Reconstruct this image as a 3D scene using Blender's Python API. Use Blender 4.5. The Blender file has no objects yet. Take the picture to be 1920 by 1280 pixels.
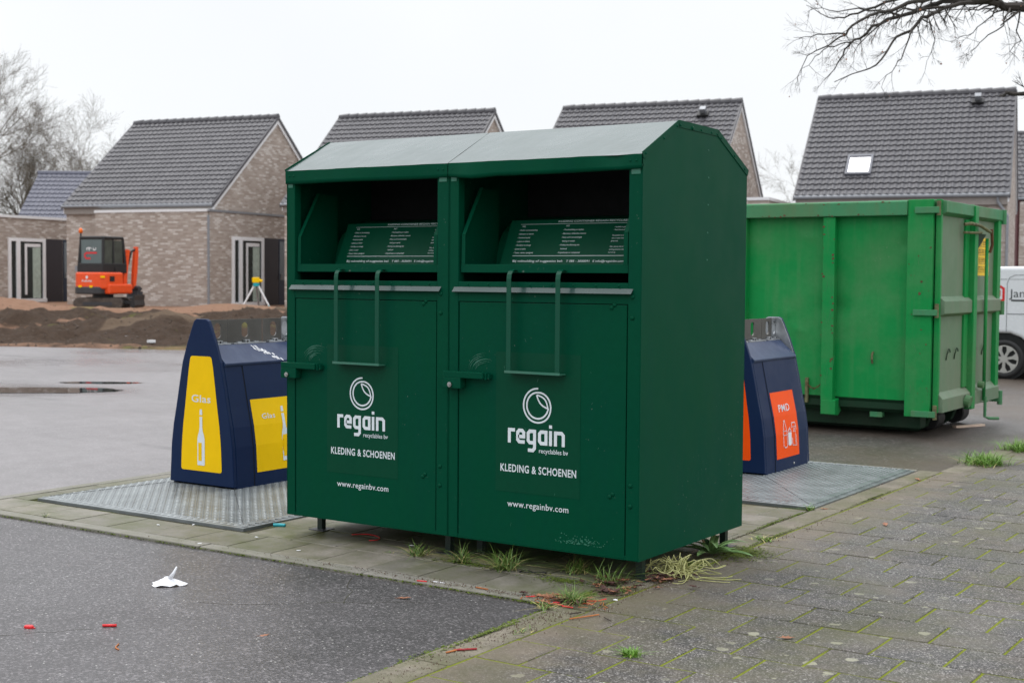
import bpy, bmesh, math, random
from mathutils import Vector, Matrix, noise
S = bpy.context.scene
R = math.radians
# ------------------------------------------------------------------ camera, sky, sun, exposure
TH = 0.586471672                       # angle between the camera frame and the world axes (the containers stand square)
CX, CY, CZ = 3.01965, -5.63090, 1.45
cam = bpy.data.cameras.new('camera'); cam_o = bpy.data.objects.new('camera', cam); S.collection.objects.link(cam_o)
pitch, roll = 0.04712, 0.00713
cam_o.matrix_world = (Matrix.Translation((CX, CY, CZ)) @ Matrix.Rotation(TH, 4, 'Z') @ Matrix.Rotation(R(90) - pitch, 4, 'X')
                      @ Matrix.Rotation(roll, 4, 'Z'))
cam.sensor_width = 36; cam.lens = 48.13; cam.clip_end = 3000; cam.clip_start = 0.05
cam.dof.use_dof = True; cam.dof.focus_distance = 6.9; cam.dof.aperture_fstop = 5.0
S.camera = cam_o
W = bpy.data.worlds.new('World'); S.world = W; W.use_nodes = True
nt = W.node_tree; nt.nodes.clear()
out = nt.nodes.new('ShaderNodeOutputWorld'); mixs = nt.nodes.new('ShaderNodeMixShader')
sky = nt.nodes.new('ShaderNodeTexSky'); sky.sky_type = 'NISHITA'; sky.sun_disc = False
sky.sun_elevation = R(66); sky.sun_rotation = R(-62)
b1 = nt.nodes.new('ShaderNodeBackground'); b1.inputs[1].default_value = 0.08
b2 = nt.nodes.new('ShaderNodeBackground'); b2.inputs[1].default_value = 1.0
tc = nt.nodes.new('ShaderNodeTexCoord'); sep = nt.nodes.new('ShaderNodeSeparateXYZ'); cr = nt.nodes.new('ShaderNodeValToRGB')
nz = nt.nodes.new('ShaderNodeTexNoise'); nz.inputs['Scale'].default_value = 1.6; nz.inputs['Detail'].default_value = 4
mul = nt.nodes.new('ShaderNodeMix'); mul.data_type = 'RGBA'; mul.blend_type = 'MULTIPLY'; mul.inputs[0].default_value = 1
cr2 = nt.nodes.new('ShaderNodeValToRGB')
cr.color_ramp.elements[0].position = 0.0; cr.color_ramp.elements[0].color = (0.77, 0.785, 0.80, 1)
cr.color_ramp.elements[1].position = 0.9; cr.color_ramp.elements[1].color = (1.62, 1.65, 1.70, 1)
e = cr.color_ramp.elements.new(0.22); e.color = (0.79, 0.80, 0.81, 1)
e = cr.color_ramp.elements.new(0.5); e.color = (1.2, 1.22, 1.25, 1)
cr2.color_ramp.elements[0].position = 0.3; cr2.color_ramp.elements[0].color = (0.90, 0.91, 0.925, 1)
cr2.color_ramp.elements[1].position = 0.65; cr2.color_ramp.elements[1].color = (1.03, 1.03, 1.03, 1)
L = nt.links.new
L(tc.outputs['Generated'], sep.inputs[0]); L(sep.outputs[2], cr.inputs[0]); L(tc.outputs['Generated'], nz.inputs['Vector'])
L(nz.outputs[0], cr2.inputs[0]); L(cr.outputs[0], mul.inputs[6]); L(cr2.outputs[0], mul.inputs[7])
L(sky.outputs[0], b1.inputs[0]); L(mul.outputs[2], b2.inputs[0])
mixs.inputs[0].default_value = 0.94; L(b1.outputs[0], mixs.inputs[1]); L(b2.outputs[0], mixs.inputs[2]); L(mixs.outputs[0], out.inputs[0])
sun = bpy.data.lights.new('sun', 'SUN'); sun.energy = 0.75; sun.angle = R(25); sun.color = (1, 0.97, 0.93)
sun_o = bpy.data.objects.new('sun', sun); S.collection.objects.link(sun_o)
sun_o.rotation_euler = (R(-24), 0, R(62))
S.view_settings.view_transform = 'Standard'; S.view_settings.look = 'None'
S.view_settings.exposure = 0.40; S.view_settings.gamma = 1.0
S.render.engine = 'CYCLES'; S.cycles.max_bounces = 8; S.cycles.use_denoising = True

# ------------------------------------------------------------------ helpers
def CW(x, y):            # camera-aligned ground metres (x right, y away from camera) -> world
    c, s = math.cos(TH), math.sin(TH)
    return (CX + c * x - s * y, CY + s * x + c * y)
class MB:
    def __init__(s): s.v = []; s.f = []; s.m = []; s.cur = 0; s.cuts = []
    def poly(s, pts, mi=None):
        b = len(s.v); s.v += [tuple(p) for p in pts]; s.f.append(tuple(range(b, b + len(pts)))); s.m.append(s.cur if mi is None else mi)
    def box(s, x0, x1, y0, y1, z0, z1, M=None):
        b = len(s.v)
        P = [(x, y, z) for z in (z0, z1) for y in (y0, y1) for x in (x0, x1)]
        if M: P = [tuple(M @ Vector(p)) for p in P]
        s.v += P
        for q in ((0, 2, 3, 1), (4, 5, 7, 6), (0, 1, 5, 4), (1, 3, 7, 5), (3, 2, 6, 7), (2, 0, 4, 6)):
            s.f.append(tuple(b + i for i in q)); s.m.append(s.cur)
    def prism(s, pts, a, b_, axis='y', M=None):      # pts 2-D polygon extruded along axis from a to b_
        def mk(p, t):
            q = {'x': (t, p[0], p[1]), 'y': (p[0], t, p[1]), 'z': (p[0], p[1], t)}[axis]
            return tuple(M @ Vector(q)) if M else q
        n = len(pts); b = len(s.v)
        s.v += [mk(p, a) for p in pts] + [mk(p, b_) for p in pts]
        s.f.append(tuple(range(b, b + n))); s.m.append(s.cur)
        s.f.append(tuple(range(b + 2 * n - 1, b + n - 1, -1))); s.m.append(s.cur)
        for i in range(n):
            j = (i + 1) % n
            s.f.append((b + i, b + n + i, b + n + j, b + j)); s.m.append(s.cur)
    def tube(s, pts, rad, n=8, cap=True, flat=None):
        pts = [Vector(p) for p in pts]
        if not hasattr(rad, '__len__'): rad = [rad] * len(pts)
        b = len(s.v); up = None
        for i, p in enumerate(pts):
            t = (pts[min(i + 1, len(pts) - 1)] - pts[max(i - 1, 0)])
            if t.length < 1e-9: t = Vector((0, 0, 1))
            t.normalize()
            if up is None: up = t.orthogonal().normalized()
            else:
                up = up - t * up.dot(t)
                up = up.normalized() if up.length > 1e-6 else t.orthogonal().normalized()
            w = t.cross(up)
            for k in range(n):
                a = 2 * math.pi * k / n
                s.v.append(tuple(p + (up * math.cos(a) + w * math.sin(a)) * rad[i]))
        for i in range(len(pts) - 1):
            for k in range(n):
                k2 = (k + 1) % n
                s.f.append((b + i * n + k, b + i * n + k2, b + (i + 1) * n + k2, b + (i + 1) * n + k)); s.m.append(s.cur)
        if cap:
            s.f.append(tuple(b + k for k in range(n - 1, -1, -1))); s.m.append(s.cur)
            e_ = b + (len(pts) - 1) * n
            s.f.append(tuple(e_ + k for k in range(n))); s.m.append(s.cur)
    def cyl(s, p0, p1, r, n=16): s.tube([p0, p1], r, n)
    def dome(s, c, r, d, h=0.6, n=10):               # rivet head on direction d
        d = Vector(d).normalized(); c = Vector(c); s.cuts.append((len(s.v), len(s.f)))
        s.tube([c, c + d * r * h * .5, c + d * r * h * .85, c + d * r * h], [r, r * .85, r * .5, r * .08], n)
    def ribbon(s, pts, w, M, lift=0.0, rnd=False):   # flat mitred stroke in local xy mapped by M
        P = [Vector((p[0], p[1])) for p in pts]; lf = []; rt = []
        for i in range(len(P)):
            d0 = (P[i] - P[i - 1]).normalized() if i else (P[1] - P[0]).normalized()
            d1 = (P[i + 1] - P[i]).normalized() if i < len(P) - 1 else d0
            n0 = Vector((-d0.y, d0.x)); n1 = Vector((-d1.y, d1.x)); m = (n0 + n1)
            m = m.normalized() if m.length > 1e-6 else n0
            k = (w[i] if hasattr(w, '__len__') else w) / 2 / max(.35, m.dot(n0))
            lf.append(P[i] + m * k); rt.append(P[i] - m * k)
        for i in range(len(P) - 1):
            s.poly([M @ Vector((q.x, q.y, lift)) for q in (rt[i], rt[i + 1], lf[i + 1], lf[i])])
    def build(s, name, mat, parent=None, smooth=False, bevel=0, seg=2, loc=None, rot=None):
        if name in ('rivet', 'lock') and len(s.cuts) > 1:          # every rivet its own object
            ends = s.cuts[1:] + [(len(s.v), len(s.f))]
            for (v0, f0), (v1, f1) in zip(s.cuts, ends):
                q = MB(); q.v = s.v[v0:v1]; q.f = [tuple(i - v0 for i in f) for f in s.f[f0:f1]]; q.m = s.m[f0:f1]; o = q.build(name, mat, parent, smooth)
            return o
        me = bpy.data.meshes.new(name); me.from_pydata(s.v, [], s.f); me.validate(); me.update()
        mats = mat if isinstance(mat, (list, tuple)) else [mat]
        for m in mats: me.materials.append(m)
        if len(mats) > 1: me.polygons.foreach_set('material_index', s.m[:len(me.polygons)])
        bm = bmesh.new(); bm.from_mesh(me); bmesh.ops.recalc_face_normals(bm, faces=bm.faces); bm.to_mesh(me); bm.free()
        if smooth: me.polygons.foreach_set('use_smooth', [True] * len(me.polygons))
        return link(name, me, parent, bevel, seg, loc, rot)
def link(name, me, parent=None, bevel=0, seg=2, loc=None, rot=None):
    o = bpy.data.objects.new(name, me); S.collection.objects.link(o)
    if parent: o.parent = parent
    if loc: o.location = loc
    if rot: o.rotation_euler = rot
    if bevel:
        m = o.modifiers.new('bevel', 'BEVEL'); m.width = bevel; m.segments = seg; m.limit_method = 'ANGLE'; m.angle_limit = R(40)
    return o
def tag(o, label=None, cat=None, group=None, kind=None):
    if label: o['label'] = label
    if cat: o['category'] = cat
    if group: o['group'] = group
    if kind: o['kind'] = kind
    return o
def thing(name, label, cat, loc=(0, 0, 0), rz=0, group=None):
    o = bpy.data.objects.new(name, None); S.collection.objects.link(o); o.location = loc; o.rotation_euler = (0, 0, rz)
    o.empty_display_size = .2
    return tag(o, label, cat, group)
def dup_tree(o, parent=None):
    c = o.copy(); S.collection.objects.link(c)
    if parent: c.parent = parent
    for ch in list(o.children): dup_tree(ch, c)
    return c
def FR(origin, ex, ey):     # frame: text/ribbon plane; ex = right, ey = up
    ex = Vector(ex).normalized(); ey = Vector(ey).normalized(); ez = ex.cross(ey)
    M = Matrix((ex, ey, ez)).transposed().to_4x4(); M.translation = Vector(origin); return M
def text_mesh(body, offset=0.0, spacing=1.0, shear=0):
    cu = bpy.data.curves.new('t', 'FONT'); cu.body = body; cu.offset = offset; cu.space_character = spacing; cu.resolution_u = 3
    cu.shear = shear
    o = bpy.data.objects.new('t', cu); S.collection.objects.link(o)
    dg = bpy.context.evaluated_depsgraph_get(); me = bpy.data.meshes.new_from_object(o.evaluated_get(dg))
    bpy.data.objects.remove(o); bpy.data.curves.remove(cu)
    return me
def add_text(mb, body, x, y, M, width=None, cap=0.02, offset=0.0, right=False, spacing=1.0, sx=None, shear=0):
    me = text_mesh(body, offset, spacing, shear)
    xs = [v.co.x for v in me.vertices]
    if not xs: return
    x0, x1 = min(xs), max(xs); ky = cap / 0.729
    kx = width / (x1 - x0) if width else ky * (sx or 1)
    if right: x = x - (x1 - x0) * kx
    b = len(mb.v)
    mb.v += [tuple(M @ Vector((x + (v.co.x - x0) * kx, y + v.co.y * ky, 0))) for v in me.vertices]
    for p in me.polygons: mb.f.append(tuple(b + i for i in p.vertices)); mb.m.append(mb.cur)
    bpy.data.meshes.remove(me)

# ------------------------------------------------------------------ materials
class NB:
    def __init__(s, name):
        s.mat = bpy.data.materials.new(name); s.mat.use_nodes = True; s.t = s.mat.node_tree
        s.p = s.t.nodes['Principled BSDF']; s.co = None
    def n(s, ty, props=None, **ins):
        nd = s.t.nodes.new('ShaderNode' + ty)
        for k, v in (props or {}).items(): setattr(nd, k, v)
        for k, v in ins.items():
            key = int(k[1:]) if k[0] == 'i' and k[1:].isdigit() else k.replace('_', ' ')
            s.set(nd.inputs[key], v)
        return nd
    def set(s, inp, v):
        if isinstance(v, bpy.types.NodeSocket): s.t.links.new(v, inp)
        elif isinstance(v, bpy.types.Node): s.t.links.new(v.outputs[0], inp)
        else:
            if hasattr(inp.default_value, '__len__') and hasattr(v, '__len__') and len(v) == 3 and len(inp.default_value) == 4: v = (*v, 1)
            inp.default_value = v
    def obj(s):
        if not s.co: s.co = s.t.nodes.new('ShaderNodeTexCoord')
        return s.co.outputs['Object']
    def noise(s, scale, detail=4, rough=.5, vec=None, dist=0):
        return s.n('TexNoise', Vector=vec or s.obj(), Scale=scale, Detail=detail, Roughness=rough, Distortion=dist).outputs[0]
    def ramp(s, fac, stops, interp='LINEAR'):
        r = s.n('ValToRGB', Fac=fac); cr = r.color_ramp; cr.interpolation = interp
        while len(cr.elements) < len(stops): cr.elements.new(.5)
        for el, (p, c) in zip(cr.elements, stops):
            el.position = p; el.color = (c, c, c, 1) if not hasattr(c, '__len__') else (*c, 1)
        return r.outputs[0]
    def mix(s, fac, a, b, blend='MIX'):
        m = s.n('Mix', {'data_type': 'RGBA', 'blend_type': blend}); s.set(m.inputs[0], fac); s.set(m.inputs[6], a); s.set(m.inputs[7], b)
        return m.outputs[2]
    def math(s, op, a, b=0.0):
        m = s.n('Math', {'operation': op}); s.set(m.inputs[0], a); s.set(m.inputs[1], b); return m.outputs[0]
    def bump(s, h, strength=.3, dist=.01, prev=None):
        b = s.n('Bump', Height=h, Strength=strength, Distance=dist)
        if prev is not None: s.set(b.inputs['Normal'], prev)
        return b.outputs[0]
    def fin(s, col=None, rough=None, normal=None, metal=None, spec=None, **kw):
        if col is not None: s.set(s.p.inputs['Base Color'], col)
        if rough is not None: s.set(s.p.inputs['Roughness'], rough)
        if normal is not None: s.set(s.p.inputs['Normal'], normal)
        if metal is not None: s.set(s.p.inputs['Metallic'], metal)
        if spec is not None: s.set(s.p.inputs['Specular IOR Level'], spec)
        for k, v in kw.items(): s.set(s.p.inputs[k.replace('_', ' ')], v)
        return s.mat
def paint(name, col, dirt=(.08, .07, .05), rough=.35, amt=.25, spec=.5, wav=.15, metal=0, fleck=0.0, coat=0, streak=.3):
    b = NB(name)
    big = b.noise(1.3, 5, .6); fine = b.noise(28, 4, .6)
    mp = b.n('Mapping', Vector=b.obj()); mp.inputs['Scale'].default_value = (14, 14, .8)
    st = b.noise(1.0, 3, .5, vec=mp.outputs[0])
    f1 = b.ramp(big, [(.42, 0), (.75, 1)]); f2 = b.ramp(st, [(.5, 0), (.8, 1)])
    c = b.mix(b.math('MULTIPLY', f1, amt), col, dirt)
    c = b.mix(b.math('MULTIPLY', f2, amt * streak * 2), c, dirt)
    c = b.mix(b.ramp(fine, [(.35, .12), (.6, 0)]), c, [x * .55 for x in col])
    if fleck:
        fl = b.noise(60, 2, .5); c = b.mix(b.math('MULTIPLY', b.ramp(fl, [(.70, 0), (.73, 1)]), b.math('MULTIPLY', b.ramp(big, [(.5, 0), (.6, 1)]), fleck)), c, (.35, .38, .34))
    r = b.ramp(b.noise(3.5, 5, .65), [(.3, rough - .07), (.7, rough + .13)])
    nm = b.bump(b.noise(2.2, 2, .4), wav, .02); nm = b.bump(b.noise(160, 2, .5), .04, .002, nm)
    return b.fin(c, r, nm, metal, spec, Coat_Weight=coat, Coat_Roughness=.12)
def plain(name, col, rough=.5, metal=0, spec=.5, var=.15, scale=12, bump=0.05):
    b = NB(name); n_ = b.noise(scale, 5, .6)
    c = b.mix(b.ramp(n_, [(.3, 0), (.7, 1)]), [x * (1 - var) for x in col], [min(1, x * (1 + var)) for x in col])
    return b.fin(c, b.ramp(b.noise(scale * 2, 3), [(.3, max(.02, rough - .05)), (.7, min(1, rough + .05))]), b.bump(b.noise(scale * 6, 3), bump, .003), metal, spec)
M_ = {}
M_['green'] = paint('dark_green_paint', (.0004, .060, .029), (.001, .055, .034), .36, .75, .2, .3, fleck=.35)
M_['green'].node_tree.nodes['Principled BSDF'].inputs['IOR'].default_value = 1.24
M_['green_side'] = M_['green']
M_['green_roof'] = paint('wet_roof_paint', (.014, .048, .042), (.03, .055, .05), .27, .5, .5, .25, coat=.45, fleck=.3)  # wet coat over a base greyed towards the sky's reflection
M_['greenpale'] = paint('worn_green_edge', (.02, .16, .10), (.1, .16, .13), .4, .5, .5)
M_['sticker'] = paint('sticker_film', (.0002, .056, .027), (.001, .050, .030), .34, .3, .12, .05)
M_['handle'] = paint('lit_handle_green', (.001, .068, .036), (.004, .075, .045), .33, .5, .25)  # door green lightened, carrying the highlight on the bars
M_['footdark'] = plain('dark_green_foot', (.004, .018, .012), .5)
M_['white'] = plain('white_lettering', (.70, .76, .80), .5, var=.06)
M_['grey_print'] = plain('small_print', (.62, .70, .70), .5, var=.06)
M_['dark'] = plain('dark_recess', (.004, .005, .005), .8)  # near-black that stands in for shade in gaps and hollows
M_['steel'] = plain('bolt_steel', (.45, .45, .44), .3, 1)
M_['blue'] = paint('navy_paint', (.004, .017, .062), (.012, .028, .07), .38, .5, .16, .06)
M_['blue_lid'] = paint('navy_lid_paint', (.008, .024, .078), (.07, .10, .17), .3, .7, .35, .06)
M_['yellow'] = plain('yellow_label', (.92, .57, .001), .38, spec=.15, var=.03)
M_['orange'] = plain('orange_label', (.90, .085, .003), .38, spec=.15, var=.03)
M_['galv'] = plain('galvanised_steel', (.36, .38, .40), .42, .75, var=.25, scale=9)
M_['stainless'] = plain('brushed_steel', (.11, .107, .10), .4, .4, var=.2, scale=3)  # steel darkened, its dark reflections put into the base colour
M_['black'] = plain('black_rubber', (.012, .012, .013), .55)
M_['dkgrey'] = plain('dark_grey_metal', (.035, .037, .042), .5)
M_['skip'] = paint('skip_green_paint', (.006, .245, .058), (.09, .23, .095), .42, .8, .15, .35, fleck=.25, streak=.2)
M_['skip_old'] = paint('faded_green_paint', (.135, .215, .135), (.20, .21, .155), .55, .8, .35, .3, fleck=.2)
M_['skip_edge'] = paint('skip_edge_paint', (.045, .23, .10), (.16, .13, .06), .5, .6, .35, .3)
M_['skip_dark'] = paint('skip_dark_green', (.003, .032, .012), (.02, .018, .012), .6, .6, .3)  # much darker green for underframe, inner skin, gusset and hooks
M_['rust'] = plain('rusted_iron', (.11, .045, .022), .85, var=.4, scale=20)
M_['vanwhite'] = plain('white_car_paint', (.72, .74, .77), .25, spec=.5, var=.02)
M_['glass'] = plain('dark_window_glass', (.02, .028, .028), .05, spec=.6, var=.3, scale=2, bump=0)
M_['upvc'] = plain('white_window_frame', (.82, .82, .84), .4, var=.04)
M_['fascia'] = plain('beige_fascia', (.27, .24, .22), .6, var=.08)
M_['anthracite'] = plain('anthracite_panel', (.022, .018, .024), .45, var=.15)
M_['navydoor'] = plain('navy_door', (.010, .020, .045), .35, var=.15)
M_['zinc'] = plain('zinc_gutter', (.26, .27, .29), .45, .4, var=.12)
M_['rim'] = plain('white_roof_trim', (.74, .74, .75), .5, var=.04)
M_['exor'] = plain('orange_machine_paint', (.80, .085, .015), .35, spec=.4, var=.06)
M_['track'] = plain('muddy_track', (.075, .060, .050), .8, var=.4, scale=9)
M_['redbrick'] = plain('dark_red_boards', (.085, .018, .020), .6, var=.2)
def curtain_glass():
    b = NB('pale_glass'); mp = b.n('Mapping', Vector=b.obj()); mp.inputs['Scale'].default_value = (1, 3, .1)
    return b.fin(b.ramp(b.noise(2, 2, vec=mp.outputs[0]), [(.35, (.03, .035, .033)), (.6, (.12, .17, .14))]), .08, spec=.6)
M_['glass2'] = curtain_glass()
M_['glassgrey'] = plain('frosted_door_glass', (.16, .19, .21), .3, var=.1)
M_['skylight'] = plain('skylight_glass', (.52, .53, .57), .05, metal=1.0, var=.02, bump=0)
M_['cabglass'] = plain('cab_glass', (.07, .10, .10), .06, spec=.8, var=.15, scale=3, bump=0)
def brick():
    b = NB('mottled_brick'); co = b.obj(); sep = b.n('SeparateXYZ', Vector=co)
    h = b.math('ADD', sep.outputs[0], sep.outputs[1])
    cmb = b.n('CombineXYZ', X=h, Y=sep.outputs[2], Z=0.0)
    br = b.n('TexBrick', Vector=cmb.outputs[0], Scale=1.0, Mortar_Size=.007, Mortar_Smooth=.3, Bias=0.0, Brick_Width=.21, Row_Height=.066)
    br.offset = .5; b.set(br.inputs['Color1'], (0, 0, 0)); b.set(br.inputs['Color2'], (1, 1, 1)); b.set(br.inputs['Mortar'], (.5, .5, .5))
    val = br.outputs[0]
    big = b.noise(1.1, 4, .6); v2 = b.math('ADD', val, b.math('MULTIPLY', b.math('SUBTRACT', big, .5), .6))
    col = b.ramp(v2, [(.0, (.34, .275, .232)), (.40, (.41, .345, .30)), (.70, (.47, .40, .35)), (.82, (.57, .515, .47)), (1.0, (.66, .61, .57))])
    grain = b.noise(40, 3); col = b.mix(b.ramp(grain, [(.3, .25), (.7, 0)]), col, (.15, .12, .1))
    col = b.mix(br.outputs[1], col, (.37, .325, .295))
    nm = b.bump(b.math('SUBTRACT', 1.0, br.outputs[1]), .5, .006)
    return b.fin(col, .85, nm, spec=.25)
M_['brick'] = brick()
def rooftile(name, c1, c2):
    b = NB(name); n1 = b.noise(3.5, 4); n2 = b.noise(.5, 3)
    c = b.mix(b.ramp(n1, [(.3, 0), (.7, 1)]), c1, c2); c = b.mix(b.math('MULTIPLY', n2, .4), c, [x * .8 for x in c1])
    return b.fin(c, .5, b.bump(b.noise(60, 3), .05, .003), spec=.5)
M_['tile'] = rooftile('grey_roof_tiles', (.066, .064, .072), (.094, .091, .100))
M_['tileblue'] = rooftile('blue_grey_roof_tiles', (.085, .088, .12), (.115, .118, .155))
def asphalt(name, base, wet_lo, wet_hi, speck=.5, scale=1.0, brown=0.0, wetscale=.5, cracks=False, bs=.35, smooth=0.0):
    b = NB(name); co = b.obj()
    v = b.n('TexVoronoi', Vector=co, Scale=120 * scale); vd = b.n('TexVoronoi', Vector=co, Scale=55 * scale)
    rnd = b.n('SeparateColor', Color=v.outputs['Color']).outputs[0]
    sp = b.ramp(rnd, [(0, .5), (.65, 1.0), (.85, 1.9), (1, 3.4)])
    rnd2 = b.n('SeparateColor', Color=vd.outputs['Color']).outputs[1]
    white = b.math('MULTIPLY', b.ramp(rnd2, [(.92, 0), (.93, 1)]), b.ramp(vd.outputs['Distance'], [(.18, 1), (.26, 0)]))
    if smooth: sp = b.mix(smooth, sp, (1, 1, 1))
    c = b.mix(1.0, base, sp, 'MULTIPLY')
    big = b.noise(.55, 5, .6); c = b.mix(b.ramp(big, [(.35, .0), (.7, .45)]), c, [x * 1.5 for x in base])
    med = b.noise(4.5, 4, .6); c = b.mix(b.ramp(med, [(.4, .25), (.6, 0)]), c, [base[0] * .6, base[1] * .58, base[2] * .56])
    if brown: c = b.mix(b.math('MULTIPLY', b.ramp(b.noise(.35, 4), [(.4, 0), (.6, 1)]), brown), c, (.09, .065, .045))
    if cracks:
        mp = b.n('Mapping', Vector=co); mp.inputs['Scale'].default_value = (.10, .45, 1); mp.inputs['Rotation'].default_value = (0, 0, -TH)
        cm = b.ramp(b.noise(1.2, 6, .7, vec=mp.outputs[0]), [(.58, 0), (.64, .55)]); c = b.mix(cm, c, [x * .42 for x in base])
    c = b.mix(b.math('MULTIPLY', white, speck), c, (.42, .41, .39))
    wet = b.noise(wetscale, 4, .55, dist=.4)
    r = b.ramp(wet, [(.38, wet_lo), (.62, wet_hi)])
    hgt = b.math('ADD', v.outputs['Distance'], b.math('MULTIPLY', b.noise(30, 3), .7))
    return b.fin(c, r, b.bump(hgt, bs, .004), spec=.5)
M_['asphalt'] = asphalt('asphalt_near', (.066, .061, .063), .34, .60, 1.0)
M_['road'] = asphalt('wet_road', (.175, .162, .165), .20, .42, .25, .7, wetscale=.22, cracks=True, bs=.05, smooth=.75)
M_['roadr'] = asphalt('damp_asphalt', (.066, .058, .053), .36, .62, .8, .8, brown=.8)
def concrete(name, c1, c2, moss=0.0, rough=.75, spk=.3, attr=True):
    b = NB(name); co = b.obj(); n1 = b.noise(5, 5, .6); n2 = b.noise(70, 3)
    c = b.mix(b.ramp(n1, [(.3, 0), (.7, 1)]), c1, c2); c = b.mix(b.ramp(n2, [(.35, spk), (.55, 0)]), c, [x * .55 for x in c1])
    if attr:
        at = b.n('Attribute', {'attribute_name': 'tone'}).outputs['Fac']
        c = b.mix(1.0, c, b.ramp(at, [(0, (.80, .79, .77)), (.5, (1, 1, 1)), (1, (1.17, 1.13, 1.12))]), 'MULTIPLY')
    if moss:
        m = b.ramp(b.math('ADD', b.noise(1.1, 5, .65), b.math('MULTIPLY', b.noise(12, 4), .25)), [(.52, 0), (.8, moss)])
        c = b.mix(m, c, (.075, .085, .022))
    return b.fin(c, b.ramp(n1, [(.3, rough - .15), (.7, rough + .05)]), b.bump(b.noise(110, 4), .12, .003), spec=.4)
M_['slab'] = concrete('grey_concrete_slabs', (.175, .163, .135), (.235, .217, .185), 1.0, .62)
M_['kerb'] = concrete('kerb_concrete', (.20, .19, .165), (.26, .245, .215), .5, .7, attr=False)
M_['border'] = concrete('sandy_border_concrete', (.135, .118, .09), (.25, .22, .175), .85, .85, .4, attr=False)
def paver():
    b = NB('exposed_aggregate_paver'); co = b.obj()
    v = b.n('TexVoronoi', Vector=co, Scale=190); rnd = b.n('SeparateColor', Color=v.outputs['Color']).outputs[0]
    sp = b.ramp(rnd, [(0, .4), (.5, .85), (.78, 1.5), (.90, 3.0), (1, 5.5)])
    c = b.mix(1.0, (.070, .066, .063), sp, 'MULTIPLY')
    at = b.n('Attribute', {'attribute_name': 'tone'}).outputs['Fac']
    c = b.mix(1.0, c, b.ramp(at, [(0, .86), (1, 1.15)]), 'MULTIPLY')
    c = b.mix(b.ramp(b.noise(2.3, 5, .65), [(.45, 0), (.75, .6)]), c, (.16, .13, .10))
    dn = b.n('Mix', {'data_type': 'VECTOR'}, i0=.04); b.set(dn.inputs[4], co); b.set(dn.inputs[5], b.n('TexNoise', Vector=co, Scale=9.0, Detail=3.0).outputs[1])
    vl = b.n('TexVoronoi', Vector=dn.outputs[1], Scale=9.0)
    rl = b.n('SeparateColor', Color=vl.outputs['Color']).outputs[0]
    thr = b.math('MULTIPLY', b.ramp(rl, [(.25, 0), (1, 1)]), .36)
    li = b.math('GREATER_THAN', thr, b.math('ADD', vl.outputs['Distance'], b.math('MULTIPLY', b.noise(45, 3), .22)))
    c = b.mix(b.math('MULTIPLY', li, b.ramp(b.noise(1.2, 4), [(.40, .2), (.58, .85)])), c, (.36, .35, .26))
    vs = b.n('TexVoronoi', Vector=co, Scale=22); rs = b.n('SeparateColor', Color=vs.outputs['Color']).outputs[1]
    ws = b.math('MULTIPLY', b.ramp(rs, [(.86, 0), (.88, 1)]), b.ramp(vs.outputs['Distance'], [(.10, 1), (.16, 0)]))
    c = b.mix(b.math('MULTIPLY', ws, .7), c, (.5, .49, .45))
    sx_ = b.n('SeparateXYZ', Vector=co); near = b.n('MapRange', Value=sx_.outputs[0]); near.inputs[1].default_value = .05; near.inputs[2].default_value = .75; near.inputs[3].default_value = 1.0; near.inputs[4].default_value = 0.0
    dirt = b.ramp(b.math('ADD', b.math('MULTIPLY', near, .55), b.math('MULTIPLY', b.noise(3.2, 6, .7), .75)), [(.58, 0), (.88, .8)])
    c = b.mix(dirt, c, b.mix(b.noise(60, 3), (.10, .08, .055), (.235, .195, .15)))
    m = b.ramp(b.math('ADD', b.noise(1.3, 6, .7), b.math('MULTIPLY', b.noise(14, 4), .2)), [(.54, 0), (.78, .6)])
    c = b.mix(m, c, (.085, .085, .035))
    return b.fin(c, b.ramp(b.noise(1.5, 4), [(.35, .5), (.65, .72)]), b.bump(b.math('ADD', v.outputs['Distance'], b.noise(60, 3)), .35, .004), spec=.4)
M_['paver'] = paver()
def joint(name, green, thr):
    b = NB(name); n = b.math('ADD', b.noise(2.6, 6, .75), b.math('MULTIPLY', b.noise(9, 4), .22))
    c = b.ramp(n, [(0, (.028, .026, .02)), (thr - .02, (.05, .047, .03)), (thr + .05, green), (1, [x * 1.5 for x in green])])
    return b.fin(c, .95, b.bump(b.noise(200, 3), .6, .004), spec=.2)
M_['joint_moss'] = joint('mossy_joints', (.15, .175, .014), .525)
M_['joint_dark'] = joint('dark_joints', (.06, .07, .015), .68)
def soil():
    b = NB('site_soil'); co = b.obj(); at = b.n('Attribute', {'attribute_name': 'sand'}).outputs['Fac']
    n = b.noise(1.2, 6, .7); f = b.noise(8, 5, .7)
    dark = b.mix(f, (.020, .014, .010), (.095, .064, .046)); sand = b.mix(f, (.19, .105, .068), (.31, .19, .13))
    c = b.mix(b.ramp(b.math('ADD', at, b.math('MULTIPLY', b.math('SUBTRACT', n, .5), .8)), [(.4, 0), (.6, 1)]), dark, sand)
    at2 = b.n('Attribute', {'attribute_name': 'pale'}).outputs['Fac']
    c = b.mix(b.ramp(at2, [(.35, 0), (.8, .45)]), c, (.20, .145, .10))
    gr = b.ramp(b.math('ADD', b.noise(.5, 4, .6), b.math('MULTIPLY', b.noise(6, 3), .2)), [(.70, 0), (.78, .6)]); c = b.mix(gr, c, (.12, .125, .035))
    return b.fin(c, .9, b.bump(b.math('ADD', f, b.noise(30, 4)), .7, .05), spec=.08)
M_['soil'] = soil()
M_['ground'] = plain('far_ground', (.10, .09, .07), .9, var=.3, scale=.5)
M_['bark'] = plain('branch_bark', (.036, .030, .025), .85, var=.4, scale=6)
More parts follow.
